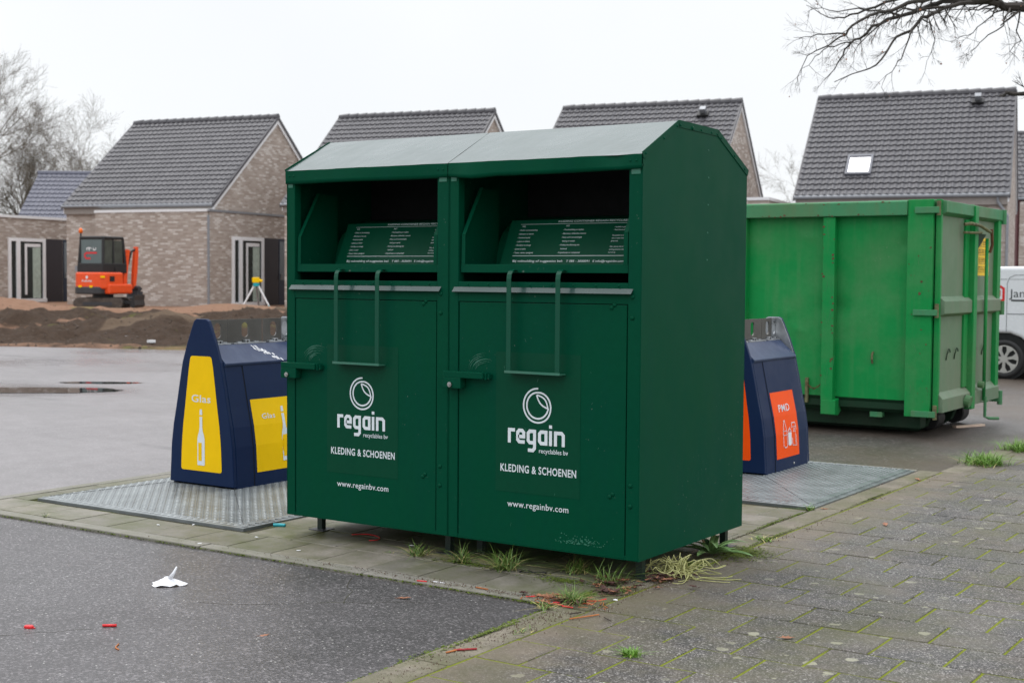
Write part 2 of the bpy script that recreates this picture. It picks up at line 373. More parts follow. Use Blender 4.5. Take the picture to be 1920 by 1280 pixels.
M_['bark_far'] = plain('hazy_branch_bark', (.15, .125, .095), .85, var=.3, scale=2)  # distance haze mixed into the far trees' bark colour
M_['bark_moss'] = plain('mossy_bark', (.085, .085, .035), .9, var=.4, scale=3)
M_['grass'] = plain('grass_blade', (.11, .19, .035), .5, var=.35, scale=30)
M_['grass_hot'] = plain('bright_grass_blade', (.12, .26, .02), .5, var=.3, scale=30)
M_['straw'] = plain('straw_blade', (.40, .34, .14), .6, var=.3, scale=30)
M_['curl'] = plain('pale_stem', (.42, .42, .17), .5, var=.3, scale=20)
M_['leafg'] = plain('broad_leaf', (.15, .26, .09), .4, var=.35, scale=14)
M_['leafbrown'] = plain('dead_oak_leaf', (.30, .13, .07), .7, var=.45, scale=25)
M_['leafdark'] = plain('rotten_leaf', (.075, .032, .025), .75, var=.5, scale=25)
M_['red'] = plain('red_plastic', (.65, .015, .02), .35, var=.1)
M_['dred'] = plain('dark_red_plastic', (.30, .012, .02), .4, var=.1)
M_['woodorange'] = plain('orange_stick', (.40, .13, .03), .6, var=.2)
M_['twig'] = plain('dark_twig', (.05, .035, .025), .8, var=.3)
M_['teal'] = plain('teal_plastic', (.01, .36, .42), .4, var=.1)
M_['tissue'] = plain('white_tissue', (.80, .81, .84), .85, var=.04, bump=.2)
M_['moss'] = plain('green_moss', (.085, .12, .010), .95, var=.5, scale=40, bump=.6)

# ------------------------------------------------------------------ ground, road, paving (setting)
def sheet(name, x0, x1, y0, y1, z, mat):
    m = MB(); m.poly([(x0, y0, z), (x1, y0, z), (x1, y1, z), (x0, y1, z)]); return tag(m.build(name, mat), kind='structure')
def noisy_edge(p, q, n, amp, seed):
    r = random.Random(seed); return [(p[0] + (q[0] - p[0]) * i / n + r.uniform(-amp, amp), p[1] + (q[1] - p[1]) * i / n + r.uniform(-amp, amp)) for i in range(n + 1)]
sheet('ground', -1500, 1500, -1500, 1500, -.030, M_['ground'])
sheet('road', -60, 70, -40, 60, -.016, M_['road'])
m = MB(); m.poly([(x, y, -.012) for x, y in [(-45, -25), (-.055, -25)] + noisy_edge((-.055, -24), (-.065, -.62), 160, .006, 1) + noisy_edge((-.10, -.53), (-5.6, -.52), 60, .004, 2) + [(-14, -1.2), (-45, -1.2)]])
tag(m.build('asphalt', M_['asphalt']), kind='structure')
m = MB(); r = random.Random(23); CF = Matrix.Translation((0, 0, -.0112))
for (x0, y0, dx, dy, n_) in ((-1.5, -1.35, .075, .055, 13), (-.95, -1.0, -.05, .07, 6), (-3.6, -1.1, .06, -.05, 12), (-1.9, -2.4, .05, .06, 9), (-2.9, -1.9, -.07, -.02, 12)):
    P_ = [(x0, y0)]
    for i in range(n_): P_.append((P_[-1][0] + dx + r.gauss(0, .02), P_[-1][1] + dy + r.gauss(0, .02)))
    m.ribbon(P_, [r.uniform(.0012, .004) for _ in P_], CF)
tag(m.build('asphalt_cracks', M_['joint_dark']), kind='structure')
m = MB(); m.poly([(x, y, -.012) for x, y in [(-5.2, 4.75), (.1, 4.75), (.1, 34), (-2.5, 34), (-5.2, 12)]]); m.poly([(x, y, -.012) for x, y in [(.1, 5.2), (30, 12), (30, 34), (.1, 34)]])
tag(m.build('damp_road', M_['roadr']), kind='structure')
def slabs(name, x0, x1, y0, y1, px, py, z, gap, mat, seed, holes=(), off=.5, ox=0, thick=.03, jit=.0015):
    rnd = random.Random(seed); v = []; f = []; tone = []
    j0 = math.floor(y0 / py) - 1
    yy = y0; row = 0
    while yy < y1 - 1e-6:
        ya, yb = yy + gap / 2, min(yy + py, y1) - gap / 2
        xx = x0 - (off * px if row % 2 else 0) + ox; short = False
        while xx < x1:
            xa, xb = max(xx, x0) + gap / 2, min(xx + px, x1) - gap / 2
            xx += px
            if xb - xa < .02: continue
            if xa < x0 + gap and xb - xa < .09: short = True; continue
            if short: xa = x0 + gap / 2; short = False
            cx, cy = (xa + xb) / 2, (ya + yb) / 2
            if any(h[0] < cx < h[1] and h[2] < cy < h[3] for h in holes): continue
            dz = rnd.uniform(-jit, jit); t = rnd.random(); b = len(v); c = .0028
            tx, ty = rnd.uniform(-jit, jit), rnd.uniform(-jit, jit)
            def Z(x, y): return z + dz + tx * (x - cx) / px + ty * (y - cy) / py
            r1 = [(xa, ya), (xb, ya), (xb, yb), (xa, yb)]; r2 = [(xa + c, ya + c), (xb - c, ya + c), (xb - c, yb - c), (xa + c, yb - c)]
            v += [(x, y, z - thick) for x, y in r1] + [(x, y, Z(x, y) - c * .8) for x, y in r1] + [(x, y, Z(x, y)) for x, y in r2]
            for k in range(4):
                k2 = (k + 1) % 4; f.append((b + k, b + k2, b + 4 + k2, b + 4 + k)); f.append((b + 4 + k, b + 4 + k2, b + 8 + k2, b + 8 + k))
            f.append((b + 8, b + 9, b + 10, b + 11)); tone += [t] * 9
        yy += py; row += 1
    me = bpy.data.meshes.new(name); me.from_pydata(v, [], f); me.materials.append(mat)
    a = me.attributes.new('tone', 'FLOAT', 'FACE'); a.data.foreach_set('value', tone); me.update()
    return tag(link(name, me), kind='structure')
GP = (-4.33, -2.51, -.05, 2.02)      # chequer plate of the glass pillar
PP = (-2.02, -.125, 2.55, 4.60)      # chequer plate of the other pillar
slabs('pavement', -4.52, -.135, -.42, 4.62, .322, .322, .004, .007, M_['slab'], 5, holes=(GP, PP), ox=.0)
sheet('paving_bed', -4.60, -.06, -.50, 4.68, -.004, M_['joint_dark'])
# narrow kerb strips round the island, laid as separate stones in one mesh
m = MB(); r = random.Random(3)
def stones(p, q, w, ln, z):
    p = Vector(p); q = Vector(q); d = (q - p); n = max(1, round(d.length / ln)); d.normalize(); s = Vector((-d.y, d.x)) * w / 2; st = (q - p).length / n
    for i in range(n):
        a = p + d * (i * st + .004); b = p + d * ((i + 1) * st - .004); zz = z + r.uniform(-.002, .002)
        jit = Vector((r.uniform(-.002, .002), r.uniform(-.002, .002)))
        P = [a - s + jit, b - s + jit, b + s + jit, a + s + jit]; m.prism([(k.x, k.y) for k in P], zz - .06, zz, 'z')
stones((-4.62, -.47), (-.13, -.47), .092, 1.0, .006); stones((-4.575, -.42), (-4.575, 4.7), .09, 1.0, .006); stones((-4.53, 4.67), (-.13, 4.67), .09, 1.0, .006)
tag(m.build('kerb', M_['kerb'], bevel=.006), kind='structure')
m = MB(); stones((-.045, -25.0), (-.045, -.54), .17, 1.0, .004); stones((-.045, -.53), (-.045, 4.72), .16, 1.0, .006); stones((.10, 4.73), (.10, 9.0), .16, 1.0, .006)
tag(m.build('border_strip', M_['border'], bevel=.008), kind='structure')
slabs('brick_paving', .045, 9.5, -8.8 - .1, 6.5 + .005, .293, .3, .002, .0115, M_['paver'], 8, ox=-.238, jit=.0012)
m = MB(); m.poly([(.03, -9, -.0012), (12, -9, -.0012), (12, 9.2, -.0012), (.03, 9.2, -.0012)]); tag(m.build('mossy_paving_bed', M_['joint_moss']), kind='structure')
# thin moss and dirt line along the asphalt edge
m = MB(); r = random.Random(17)
for i in range(6000):
    y = -14 * r.random() ** 2.4 - .55; x = -.130 + r.gauss(0, .012) * (1 + noise.noise((0, y * 3, 0))); s_ = r.uniform(.003, .009)
    a0 = r.random() * 6; pts = [(x + s_ * math.cos(a0 + k * 1.57) * r.uniform(.6, 1.2), y + s_ * math.sin(a0 + k * 1.57) * r.uniform(.8, 1.8), -.010 + r.uniform(0, .008)) for k in range(4)]
    m.poly(pts)
for i in range(900):
    x = -.10 - r.random() ** 2 * 4.4; y = -.521 + r.gauss(0, .004); s_ = r.uniform(.002, .005); a0 = r.random() * 6
    m.poly([(x + s_ * 1.6 * math.cos(a0 + k * 1.57), y + s_ * math.sin(a0 + k * 1.57), -.009 + r.uniform(0, .01)) for k in range(4)])
tag(m.build('moss_edging', M_['moss']), 'dark green moss and dirt lining the edge of the asphalt', 'moss', kind='stuff')
# soft moss cushions near the right foot of the containers
def mosspad(cx, cy, rx, ry, n, seed, h=.006):
    r = random.Random(seed); mm = MB()
    for i in range(n):
        a = r.random() * 6.283; k = abs(r.gauss(0, .45)); x = cx + rx * k * math.cos(a); y = cy + ry * k * math.sin(a); s_ = r.uniform(.003, .008)
        a0 = r.random() * 6; z = .005 + h * max(0, 1 - k) * r.uniform(.4, 1.2)
        mm.poly([(x + s_ * math.cos(a0 + q * 2.09), y + s_ * math.sin(a0 + q * 2.09), z + r.uniform(-.002, .003)) for q in range(3)])
    return mm
mm = mosspad(.06, 1.0, .22, .25, 3200, 1); mm2 = mosspad(.0, .62, .12, .2, 900, 2)
b0 = len(mm.v); mm.v += mm2.v; mm.f += [tuple(i + b0 for i in f) for f in mm2.f]; mm.m += mm2.m
for i, (x, y, a, b, n) in enumerate([(-.9, -.05, .5, .06, 700), (-.35, -.10, .25, .10, 700), (-.1, -1.1, .02, .5, 500), (-.14, 1.9, .02, .35, 500), (-.13, 2.3, .02, .2, 260), (-.11, -.3, .06, .12, 500), (.03, 1.5, .015, .5, 300), (.03, 3.2, .015, .7, 300)]):
    q = mosspad(x, y, a, b, n, 30 + i, .004); b0 = len(mm.v); mm.v += q.v; mm.f += [tuple(k + b0 for k in f) for f in q.f]; mm.m += q.m
tag(mm.build('moss_patch', M_['moss']), 'bright green moss creeping over slabs beside the container foot', 'moss', kind='stuff')
# puddles on the road
def blob(name, pts, z, mat, label=None):
    m = MB(); m.poly([(x, y, z) for x, y in pts]); return tag(m.build(name, mat), kind='structure')
b = NB('puddle_water'); M_['water'] = b.fin((.02, .02, .02), .02, spec=.5)
def puddle(cx, cy, lx, ly, seed):           # long axis across the view
    r = random.Random(seed); pts = []
    for k in range(48):
        a = k / 48 * 6.283; q = 1 + .18 * noise.noise((math.cos(a) * 2, math.sin(a) * 2, seed)) + r.uniform(-.04, .04)
        x, y = CW(cx + lx * q * math.cos(a), cy + ly * q * math.sin(a)); pts.append((x, y))
    blob('puddle', pts, -.011, M_['water'])
puddle(-6.20, 17.15, 1.30, .42, 1); puddle(-5.55, 18.4, .55, .16, 2); puddle(-4.9, 22.0, .4, .12, 7)
# ------------------------------------------------------------------ chequer plates and waste pillars
def access_plate(P, pil, label):
    x0, x1, y0, y1 = P; px0, px1, py0, py1 = pil
    root = thing('chequer_plate', label, 'metal plate', ((x0 + x1) / 2, (y0 + y1) / 2, 0), 0)
    ox, oy = root.location.x, root.location.y; zo, zi = .020, .052; rim = .055
    m = MB()
    outer = [(x0, y0), (x1, y0), (x1, y1), (x0, y1)]; o2 = [(x0 + rim, y0 + rim), (x1 - rim, y0 + rim), (x1 - rim, y1 - rim), (x0 + rim, y1 - rim)]
    inn = [(px0, py0), (px1, py0), (px1, py1), (px0, py1)]; lo = lambda p: (p[0] - ox, p[1] - oy)
    for i in range(4):
        j = (i + 1) % 4
        m.poly([(*lo(outer[i]), -.02), (*lo(outer[j]), -.02), (*lo(outer[j]), zo - .006), (*lo(outer[i]), zo - .006)])
        m.poly([(*lo(outer[i]), zo - .006), (*lo(outer[j]), zo - .006), (*lo(o2[j]), zo + .004), (*lo(o2[i]), zo + .004)])
        m.poly([(*lo(o2[i]), zo + .004), (*lo(o2[j]), zo + .004), (*lo(inn[j]), zi), (*lo(inn[i]), zi)])
    m.poly([(*lo(p), zi) for p in inn])
    # raised tear pattern as small real ridges
    def zat(x, y):
        fx = min((x - x0 - rim) / (px0 - x0 - rim), (x1 - rim - x) / (x1 - rim - px1)); fy = min((y - y0 - rim) / (py0 - y0 - rim), (y1 - rim - y) / (y1 - rim - py1))
        f = max(0, min(1, fx, fy)); return zo + .004 + (zi - zo - .004) * f
    def lozenge(x, y, a, l=.017, w=.0055, h=.0032):
        ca, sa = math.cos(a), math.sin(a); z = zat
        P = [(x + ca * l, y + sa * l), (x - sa * w, y + ca * w), (x - ca * l, y - sa * l), (x + sa * w, y - ca * w)]
        b = len(m.v); m.v += [(*lo(p), z(*p) + .0004) for p in P] + [(*lo((x + ca * l * .45, y + sa * l * .45)), z(x, y) + h), (*lo((x - ca * l * .45, y - sa * l * .45)), z(x, y) + h)]
        for f in ((0, 1, 4), (1, 2, 5, 4), (2, 3, 5), (3, 0, 4, 5)): m.f.append(tuple(b + i for i in f)); m.m.append(0)
    pit = .034; nx = int((x1 - x0 - 2 * rim) / pit); ny = int((y1 - y0 - 2 * rim) / pit)
    for i in range(nx + 1):
        for j in range(ny + 1):
            x = x0 + rim + .01 + i * pit; y = y0 + rim + .01 + j * pit
            if px0 < x < px1 and py0 < y < py1: continue
            if x > x1 - rim - .008 or y > y1 - rim - .008: continue
            lozenge(x, y, R(45) if (i + j) % 2 else R(-45))
    for i in range(int((x1 - x0) / .055)):
        for y in (y0 + rim / 2, y1 - rim / 2): 
            b = len(m.v); x = x0 + .04 + i * .055; m.v += [(*lo((x - .016, y - .012)), zo + .0005), (*lo((x + .02, y + .008)), zo + .003), (*lo((x + .016, y + .014)), zo + .004), (*lo((x - .02, y - .006)), zo + .0035)]
            m.f.append((b, b + 1, b + 2, b + 3)); m.m.append(0)
    for i in range(int((y1 - y0) / .055)):
        for x in (x0 + rim / 2, x1 - rim / 2):
            b = len(m.v); y = y0 + .04 + i * .055; m.v += [(*lo((x - .012, y - .016)), zo + .0005), (*lo((x + .008, y + .02)), zo + .003), (*lo((x + .014, y + .016)), zo + .004), (*lo((x - .006, y - .02)), zo + .0035)]
            m.f.append((b, b + 1, b + 2, b + 3)); m.m.append(0)
    m.build('cover_plate', M_['chequer'], root)
    for i in range(4): s = MB(); s.tube([(*lo(o2[i]), zo + .0045), (*lo(inn[i]), zi + .001)], .0018, 4); s.build('seam', M_['black'], root)
    return root
M_['chequer'] = plain('wet_chequer_plate', (.215, .235, .24), .40, .5, var=.22, scale=5)
GPil = (-3.99, -3.39, .755, 1.605); PPil = (-1.433, -.833, 3.43, 4.28)
access_plate(GP, GPil, 'galvanised chequer plate on the paving around the pillar with the yellow glass labels')
access_plate(PP, PPil, 'galvanised chequer plate on the paving around the pillar with the orange PMD labels')
PROF = [(0.0, .300), (.12, .296), (.32, .284), (.45, .265), (.58, .236), (.72, .208), (.87, .176), (1.0, .130), (1.10, .087), (1.145, .066), (1.158, .045)]
def hw(z):
    for (z0, w0), (z1, w1) in zip(PROF, PROF[1:]):
        if z <= z1: return w0 + (w1 - w0) * (z - z0) / (z1 - z0)
    return PROF[-1][1]
def bottle(mb, M, x, y, s, mi_white, mi_bg):       # white bottle pictogram with a part-filled label, height s
    mb.cur = mi_white; k = s
    body = [(-.085, 0), (.085, 0), (.09, .02), (.09, .46), (.075, .53), (.045, .60), (.033, .68), (.033, .86), (-.033, .86), (-.033, .68), (-.045, .60), (-.075, .53), (-.09, .46), (-.09, .02)]
    mb.poly([M @ Vector((x + px * k, y + py * k, .0012)) for px, py in body])
    mb.poly([M @ Vector((x + px * k, y + py * k, .0012)) for px, py in [(-.033, .89), (.033, .89), (.026, .99), (-.026, .99)]])
    mb.cur = mi_bg; mb.poly([M @ Vector((x + px * k, y + py * k, .0022)) for px, py in [(-.065, .08), (.02, .08), (.02, .40), (-.065, .40)]])
def rounded(pts, r=.02, n=4):
    out = []
    for i in range(len(pts)):
        p = Vector(pts[i]); a = (Vector(pts[i - 1]) - p).normalized(); c = (Vector(pts[(i + 1) % len(pts)]) - p).normalized()
        for k in range(n + 1):
            t = k / n; q = (p + a * r) * (1 - t) ** 2 + p * 2 * t * (1 - t) + (p + c * r) * t * t; out.append((q.x, q.y))
    return out
def pillar(name, label, pil, kind):
    x0, x1, y0, y1 = pil; cx = (x0 + x1) / 2; Lg = y1 - y0
    root = thing(name, label, 'waste container', (cx, y0, .05)); zz = -.05
    Zt = .975
    m = MB(); prof = [(-w, z + zz) for z, w in PROF if z < .9 and z > 0] ; 
    pl = [(-hw(.03), .03 + zz + .0)] + [(-w, z + zz) for z, w in PROF if .03 < z < .88] + [(-hw(.88), .88 + zz)] 
    pts = pl + [(-x, z) for x, z in reversed(pl)]
    m.prism(pts, .03, Lg - .03, 'y'); m.build('body', M_['blue'], root, bevel=.004)
    m = MB(); m.box(-.27, .27, .03, Lg - .03, -.001, .035); m.build('plinth', M_['black'], root)
    # end panels standing proud to full height
    full = [(-w, z + zz) for z, w in PROF if z > 0]; full = [(-.2995, .012)] + full; fp = full + [(-x, z) for x, z in reversed(full)]
    m = MB(); m.prism(fp, .0, .0295, 'y'); o = m.build('end_panel', M_['blue'], root, bevel=.005); o.data.materials.append(M_['galv'])
    for p_ in o.data.polygons:
        if p_.normal.y > .9: p_.material_index = 1
    m = MB(); m.prism(fp, Lg - .0295, Lg, 'y'); o = m.build('end_panel', M_['blue'], root, bevel=.005); o.data.materials.append(M_['galv'])
    for p_ in o.data.polygons:
        if p_.normal.y < -.9: p_.material_index = 1
    # sloping lids on both long sides
    for sg in (1, -1):
        m = MB(); a = Vector((sg * .062, 0, .985 + zz)); b_ = Vector((sg * .192, 0, .868 + zz)); n = Vector((sg * .117, 0, .13)).normalized() * .008
        P = [a, b_, b_ - Vector((0, 0, .012)), b_ - Vector((0, 0, .012)) - n * 2, a - n * 2]
        m.prism([(p.x, p.z) for p in P], .034, Lg - .034, 'y'); m.build('lid', M_['blue_lid'], root, bevel=.003)
        # access door outline and flush door skin following the profile
        for (ya, yb, nm, mt) in ((.195, .655, 'access_door', M_['blue']),):
            m = MB(); zs = [.012, .06, .12, .22, .32, .45, .58, .72, .856]
            for za, zb in zip(zs, zs[1:]):
                m.poly([(sg * (hw(za) + .004), ya, za + zz), (sg * (hw(za) + .004), yb, za + zz), (sg * (hw(zb) + .004), yb, zb + zz), (sg * (hw(zb) + .004), ya, zb + zz)])
                for y_ in (ya, yb):
                    s2 = .004 * (1 if y_ == ya else -1)
                    m.poly([(sg * (hw(za) + .004), y_, za + zz), (sg * (hw(zb) + .004), y_, zb + zz), (sg * (hw(zb) - .002), y_, zb + zz), (sg * (hw(za) - .002), y_, za + zz)])
            door = m.build(nm, mt, root)
            m = MB()
            for y_ in (ya - .0035, yb + .0035):
                for za, zb in zip(zs, zs[1:]):
                    m.poly([(sg * (hw(za) + .0012), y_ - .0035, za + zz), (sg * (hw(za) + .0012), y_ + .0035, za + zz), (sg * (hw(zb) + .0012), y_ + .0035, zb + zz), (sg * (hw(zb) + .0012), y_ - .0035, zb + zz)])
            m.build('door_gap', M_['dark'], door)  # near-black strips drawn in place of the shaded gap
            m = MB()
            for dz in ((.105, .065) if kind == 'glas' else (.085,)): m.dome((sg * (hw(dz) + .004), yb - .12, dz + zz), .011, (sg, 0, 0), .6)
            m.build('lock', M_['steel'], door, smooth=True)
    # hoisting plates on the centre line, each with an oval hole
    def hole_plate(ya, yb, hy, sg, t=.008, mat='stainless'):
        m = MB(); z0, z1 = .985 + zz, 1.150 + zz; r0 = .012; hr = .034; hz0, hz1 = 1.055 + zz, 1.100 + zz
        n = 24; out = []; inn = []
        for k in range(n):
            a = 2 * math.pi * k / n; ca, sa = math.cos(a), math.sin(a)
            inn.append((hy + hr * ca * .95, (hz1 if sa >= 0 else hz0) + hr * sa * .85))
            mid = (z0 + z1) / 2; hx = (yb - ya) / 2; hz = (z1 - z0) / 2; cyp = (ya + yb) / 2
            tt = min(hx / abs(ca) if abs(ca) > 1e-6 else 9, hz / abs(sa) if abs(sa) > 1e-6 else 9)
            out.append((cyp + ca * tt, mid + sa * tt))
        corners = [(ya, z0), (yb, z0), (yb, z1), (ya, z1)]
        for c in corners:                       # snap the nearest outline vertex onto each corner
            k = min(range(n), key=lambda i: (out[i][0] - c[0]) ** 2 + (out[i][1] - c[1]) ** 2); out[k] = c
        for xs in (-t / 2, t / 2):
            for k in range(n):
                k2 = (k + 1) % n; m.poly([(sg + xs, *out[k]), (sg + xs, *out[k2]), (sg + xs, *inn[k2]), (sg + xs, *inn[k])])
        for k in range(n):
            k2 = (k + 1) % n
            for ring in (out, inn): m.poly([(sg - t / 2, *ring[k]), (sg - t / 2, *ring[k2]), (sg + t / 2, *ring[k2]), (sg + t / 2, *ring[k])])
        lug = m.build('lifting_plate', M_[mat], root)
        m = MB(); m.box(sg - .006, sg + .05, ya + .012, yb - .006, .983 + zz, .992 + zz)
        for yy in (ya + (yb - ya) * .25, ya + (yb - ya) * .75): m.box(sg + .012, sg + .035, yy - .02, yy + .02, .992 + zz, .999 + zz)
        m.box(sg + .006, sg + .03, hy - .022, hy + .022, .992 + zz, 1.010 + zz); m.build('hinge_rail', M_['galv'], lug, bevel=.002)
        m = MB(); m.dome((sg + .03, hy, 1.0 + zz), .008, (1, 0, 0)); m.build('bolt', M_['black'], lug)
    hole_plate(.034, .222, .135, .012); hole_plate(.230, .553, .390, .012); hole_plate(.568, .745, .668, .012)
    hole_plate(.750, Lg - .034, .785, .012, mat='galv')
    # labels
    MF = FR((0, -.0015, 0), (1, 0, 0), (0, 0, 1))
    lab = 'yellow' if kind == 'glas' else 'orange'
    m = MB()
    z0, z1 = .150 + zz, .912 + zz
    side = [(z0 + (z1 - z0) * k / 10) for k in range(11)]
    L_ = [(-(hw(z - zz) * .70 - .016), z) for z in side]; pts = rounded([L_[0], (-L_[0][0], z0)], .0) if False else None
    poly = [(p[0], p[1]) for p in L_] + [(-p[0], p[1]) for p in reversed(L_)]
    # round the four corners
    def corner(p, a, c, r): 
        p = Vector(p); a = (Vector(a) - p).normalized(); c = (Vector(c) - p).normalized(); res = []
        for k in range(5):
            t = k / 4; q = (p + a * r) * (1 - t) ** 2 + p * 2 * t * (1 - t) + (p + c * r) * t * t; res.append((q.x, q.y))
        return res
    n = len(poly); res = []
    for i, p in enumerate(poly):
        if i in (0, 10, 11, n - 1): res += corner(p, poly[i - 1], poly[(i + 1) % n], .02)
        else: res.append(p)
    m.poly([MF @ Vector((x, z, 0)) for x, z in res])
    if kind == 'glas':
        m.cur = 1; MT = FR((0, -.0025, 0), (1, 0, 0), (0, 0, 1)); add_text(m, 'Glas', -.088, .607 + zz, MT, width=.178, cap=.050, offset=.010, spacing=1.05)
        bottle(m, FR((0, -.0022, 0), (1, 0, 0), (0, 0, 1)), .0, .188 + zz, .376, 1, 0)
    else:
        m.cur = 1; MT = FR((0, -.0025, 0), (1, 0, 0), (0, 0, 1)); add_text(m, 'PMD', -.085, .607 + zz, MT, width=.17, cap=.05, offset=.022)
    o = m.build('label', [M_[lab], M_['white']], root); o['label'] = ('tall yellow glass label on the end panel' if kind == 'glas' else 'tall orange label on the end panel')
    # label on the side door (tilted surface, follows the curve between z .14 and .62)
    m = MB(); zs = [.142, .25, .32, .45, .58, .622]; ya, yb = .215, .640
    for za, zb in zip(zs, zs[1:]):
        m.poly([(hw(za) + .0056, ya, za + zz), (hw(za) + .0056, yb, za + zz), (hw(zb) + .0056, yb, zb + zz), (hw(zb) + .0056, ya, zb + zz)])
    def SM(z, lift=.0075):                       # frame on the side surface around height z
        dz = .02; t = Vector((hw(z + dz) - hw(z - dz), 0, 2 * dz)).normalized()
        return FR((hw(z) + lift, 0, z + zz), (0, 1, 0), t)
    class Bend:                                   # maps (y, z) label coordinates onto the curved side
        def __init__(s, lift): s.l = lift
        def __matmul__(s, v): return Vector((hw(v[1]) + s.l + v[2] * .5, v[0], v[1] + zz))
    if kind == 'glas':
        m.cur = 1; add_text(m, 'Glas', ya + .085, .490, Bend(.0075), width=.125, cap=.036, offset=.008, spacing=1.05); bottle(m, Bend(.0072), ya + .285, .195, .37, 1, 0)
    else:
        m.cur = 1; add_text(m, 'PMD', ya + .105, .478, Bend(.0075), width=.20, cap=.054, offset=.004, spacing=1.12)
        B = Bend(.0075); I = Matrix.Identity(4)
        def outl(pts, w=.006):
            pts = pts + [pts[0], pts[1]]
            b0 = len(m.v); m.ribbon(pts, w, I); m.v[b0:] = [tuple(B @ Vector((p[0], p[1], 0))) for p in m.v[b0:]]
        def shp(x, z, pts, w=.006): outl([(x + a, z + b) for a, b in pts], w)
        bx, bz = ya + .135, .215
        shp(bx, bz, [(0, .01), (.02, 0), (.052, 0), (.066, .01), (.066, .115), (.05, .165), (.042, .18), (.042, .196), (.024, .196), (.024, .18), (.014, .165), (0, .115)])
        outl([(bx, bz + .09), (bx + .066, bz + .09)][::1] + [(bx + .033, bz + .09)]); outl([(bx, bz + .12), (bx + .066, bz + .12), (bx + .033, bz + .12)])
        cx_ = bx + .086
        m.poly([B @ Vector((cx_ + a, bz + b, 0)) for a, b in [(.0, .02), (.01, .008), (.052, .008), (.062, .02), (.062, .105), (.0, .105)]])
        shp(cx_, bz, [(0, .112), (.062, .112), (.045, .126), (.017, .126)], .005); outl([(cx_ + .022, bz + .13), (cx_ + .04, bz + .13), (cx_ + .04, bz + .14)], .005)
        qx = bx + .168
        shp(qx, bz, [(0, .005), (.075, .0), (.075, .145), (.06, .17), (.0, .17)]); outl([(qx, bz + .14), (qx + .075, bz + .14), (qx + .04, bz + .14)], .005)
        outl([(qx + .02, bz + .105), (qx + .055, bz + .105), (qx + .038, bz + .13)], .005); outl([(qx + .055, bz + .01), (qx + .055, bz + .145), (qx + .055, bz + .1)], .004)
    o = m.build('label', [M_[lab], M_['white']], root); o['label'] = ('square yellow glass label on the side door' if kind == 'glas' else 'orange PMD label with bottle, can and carton on the side door')
    if kind == 'glas':                            # bird-dropping like white smears on the lid
        m = MB(); r = random.Random(4); a = Vector((.062, 0, .985 + zz)); b_ = Vector((.192, 0, .868 + zz))
        nn = Vector((.117, 0, .13)).normalized() * .0015
        for i in range(46):
            t = r.random(); yy = .40 + .14 * t + r.gauss(0, .016); tt = .18 + .75 * t + r.gauss(0, .04); tt = max(.05, min(.96, tt)); c = a + (b_ - a) * tt + nn
            l = r.uniform(.004, .016); w_ = r.uniform(.003, .008); d = (b_ - a).normalized()
            pts = [c + Vector((0, yy, 0)) + d * l * math.cos(q) + Vector((0, w_ * math.sin(q) + .4 * l * math.cos(q), 0)) for q in [k * 6.283 / 7 for k in range(7)]]
            m.poly(pts)
        m.build('dropping_smear', M_['tissue'], root)
    return root
pillar('glass_waste_pillar', 'navy blue waste pillar with yellow Glas labels standing on a chequer plate', GPil, 'glas')
pillar('plastics_waste_pillar', 'navy blue waste pillar with orange PMD labels partly behind the green containers', PPil, 'pmd')

# ------------------------------------------------------------------ the two clothing containers
Gz = .12
def letters_regain(m, M, x, z, wd, xh):
    """heavy rounded lower-case logo lettering; x = left, z = baseline, wd = word width, xh = x-height"""
    s = xh; k = wd / (5.08 * xh)
    st = .235
    def T(pts): return [(x + px * s * k, z + pz * s) for px, pz in pts]
    lift = [0.0]
    def S_(pts, w=st):
        m.ribbon(T(pts), w * s, M, lift[0]); lift[0] += .00012
    h = st / 2
    # r
    S_([(h, 0), (h, 1)]); S_([(h, .80), (.22, .885), (.60, .885)])
    # e
    ex = .72
    S_([(ex + .72, .115), (ex + .25, .115), (ex + .115, .25), (ex + .115, .75), (ex + .25, .885), (ex + .50, .885), (ex + .64, .75), (ex + .64, .47), (ex + .15, .47)])
    # g
    gx = 1.62
    S_([(gx + .64, .115), (gx + .25, .115), (gx + .115, .25), (gx + .115, .75), (gx + .25, .885), (gx + .66, .885)])
    S_([(gx + .66, 1.0), (gx + .66, -.25), (gx + .52, -.40), (gx + .10, -.40)])
    # a (single storey)
    ax = 2.58
    S_([(ax + .64, .115), (ax + .25, .115), (ax + .115, .25), (ax + .115, .75), (ax + .25, .885), (ax + .66, .885)])
    S_([(ax + .66, 1.0), (ax + .66, 0)])
    # i
    S_([(3.62, 0), (3.62, 1)]); S_([(3.62, 1.16), (3.62, 1.38)])
    # n
    nx = 3.92
    S_([(nx + .115, 0), (nx + .115, 1)]); S_([(nx + .115, .885), (nx + .62, .885), (nx + .76, .75), (nx + .76, 0)])
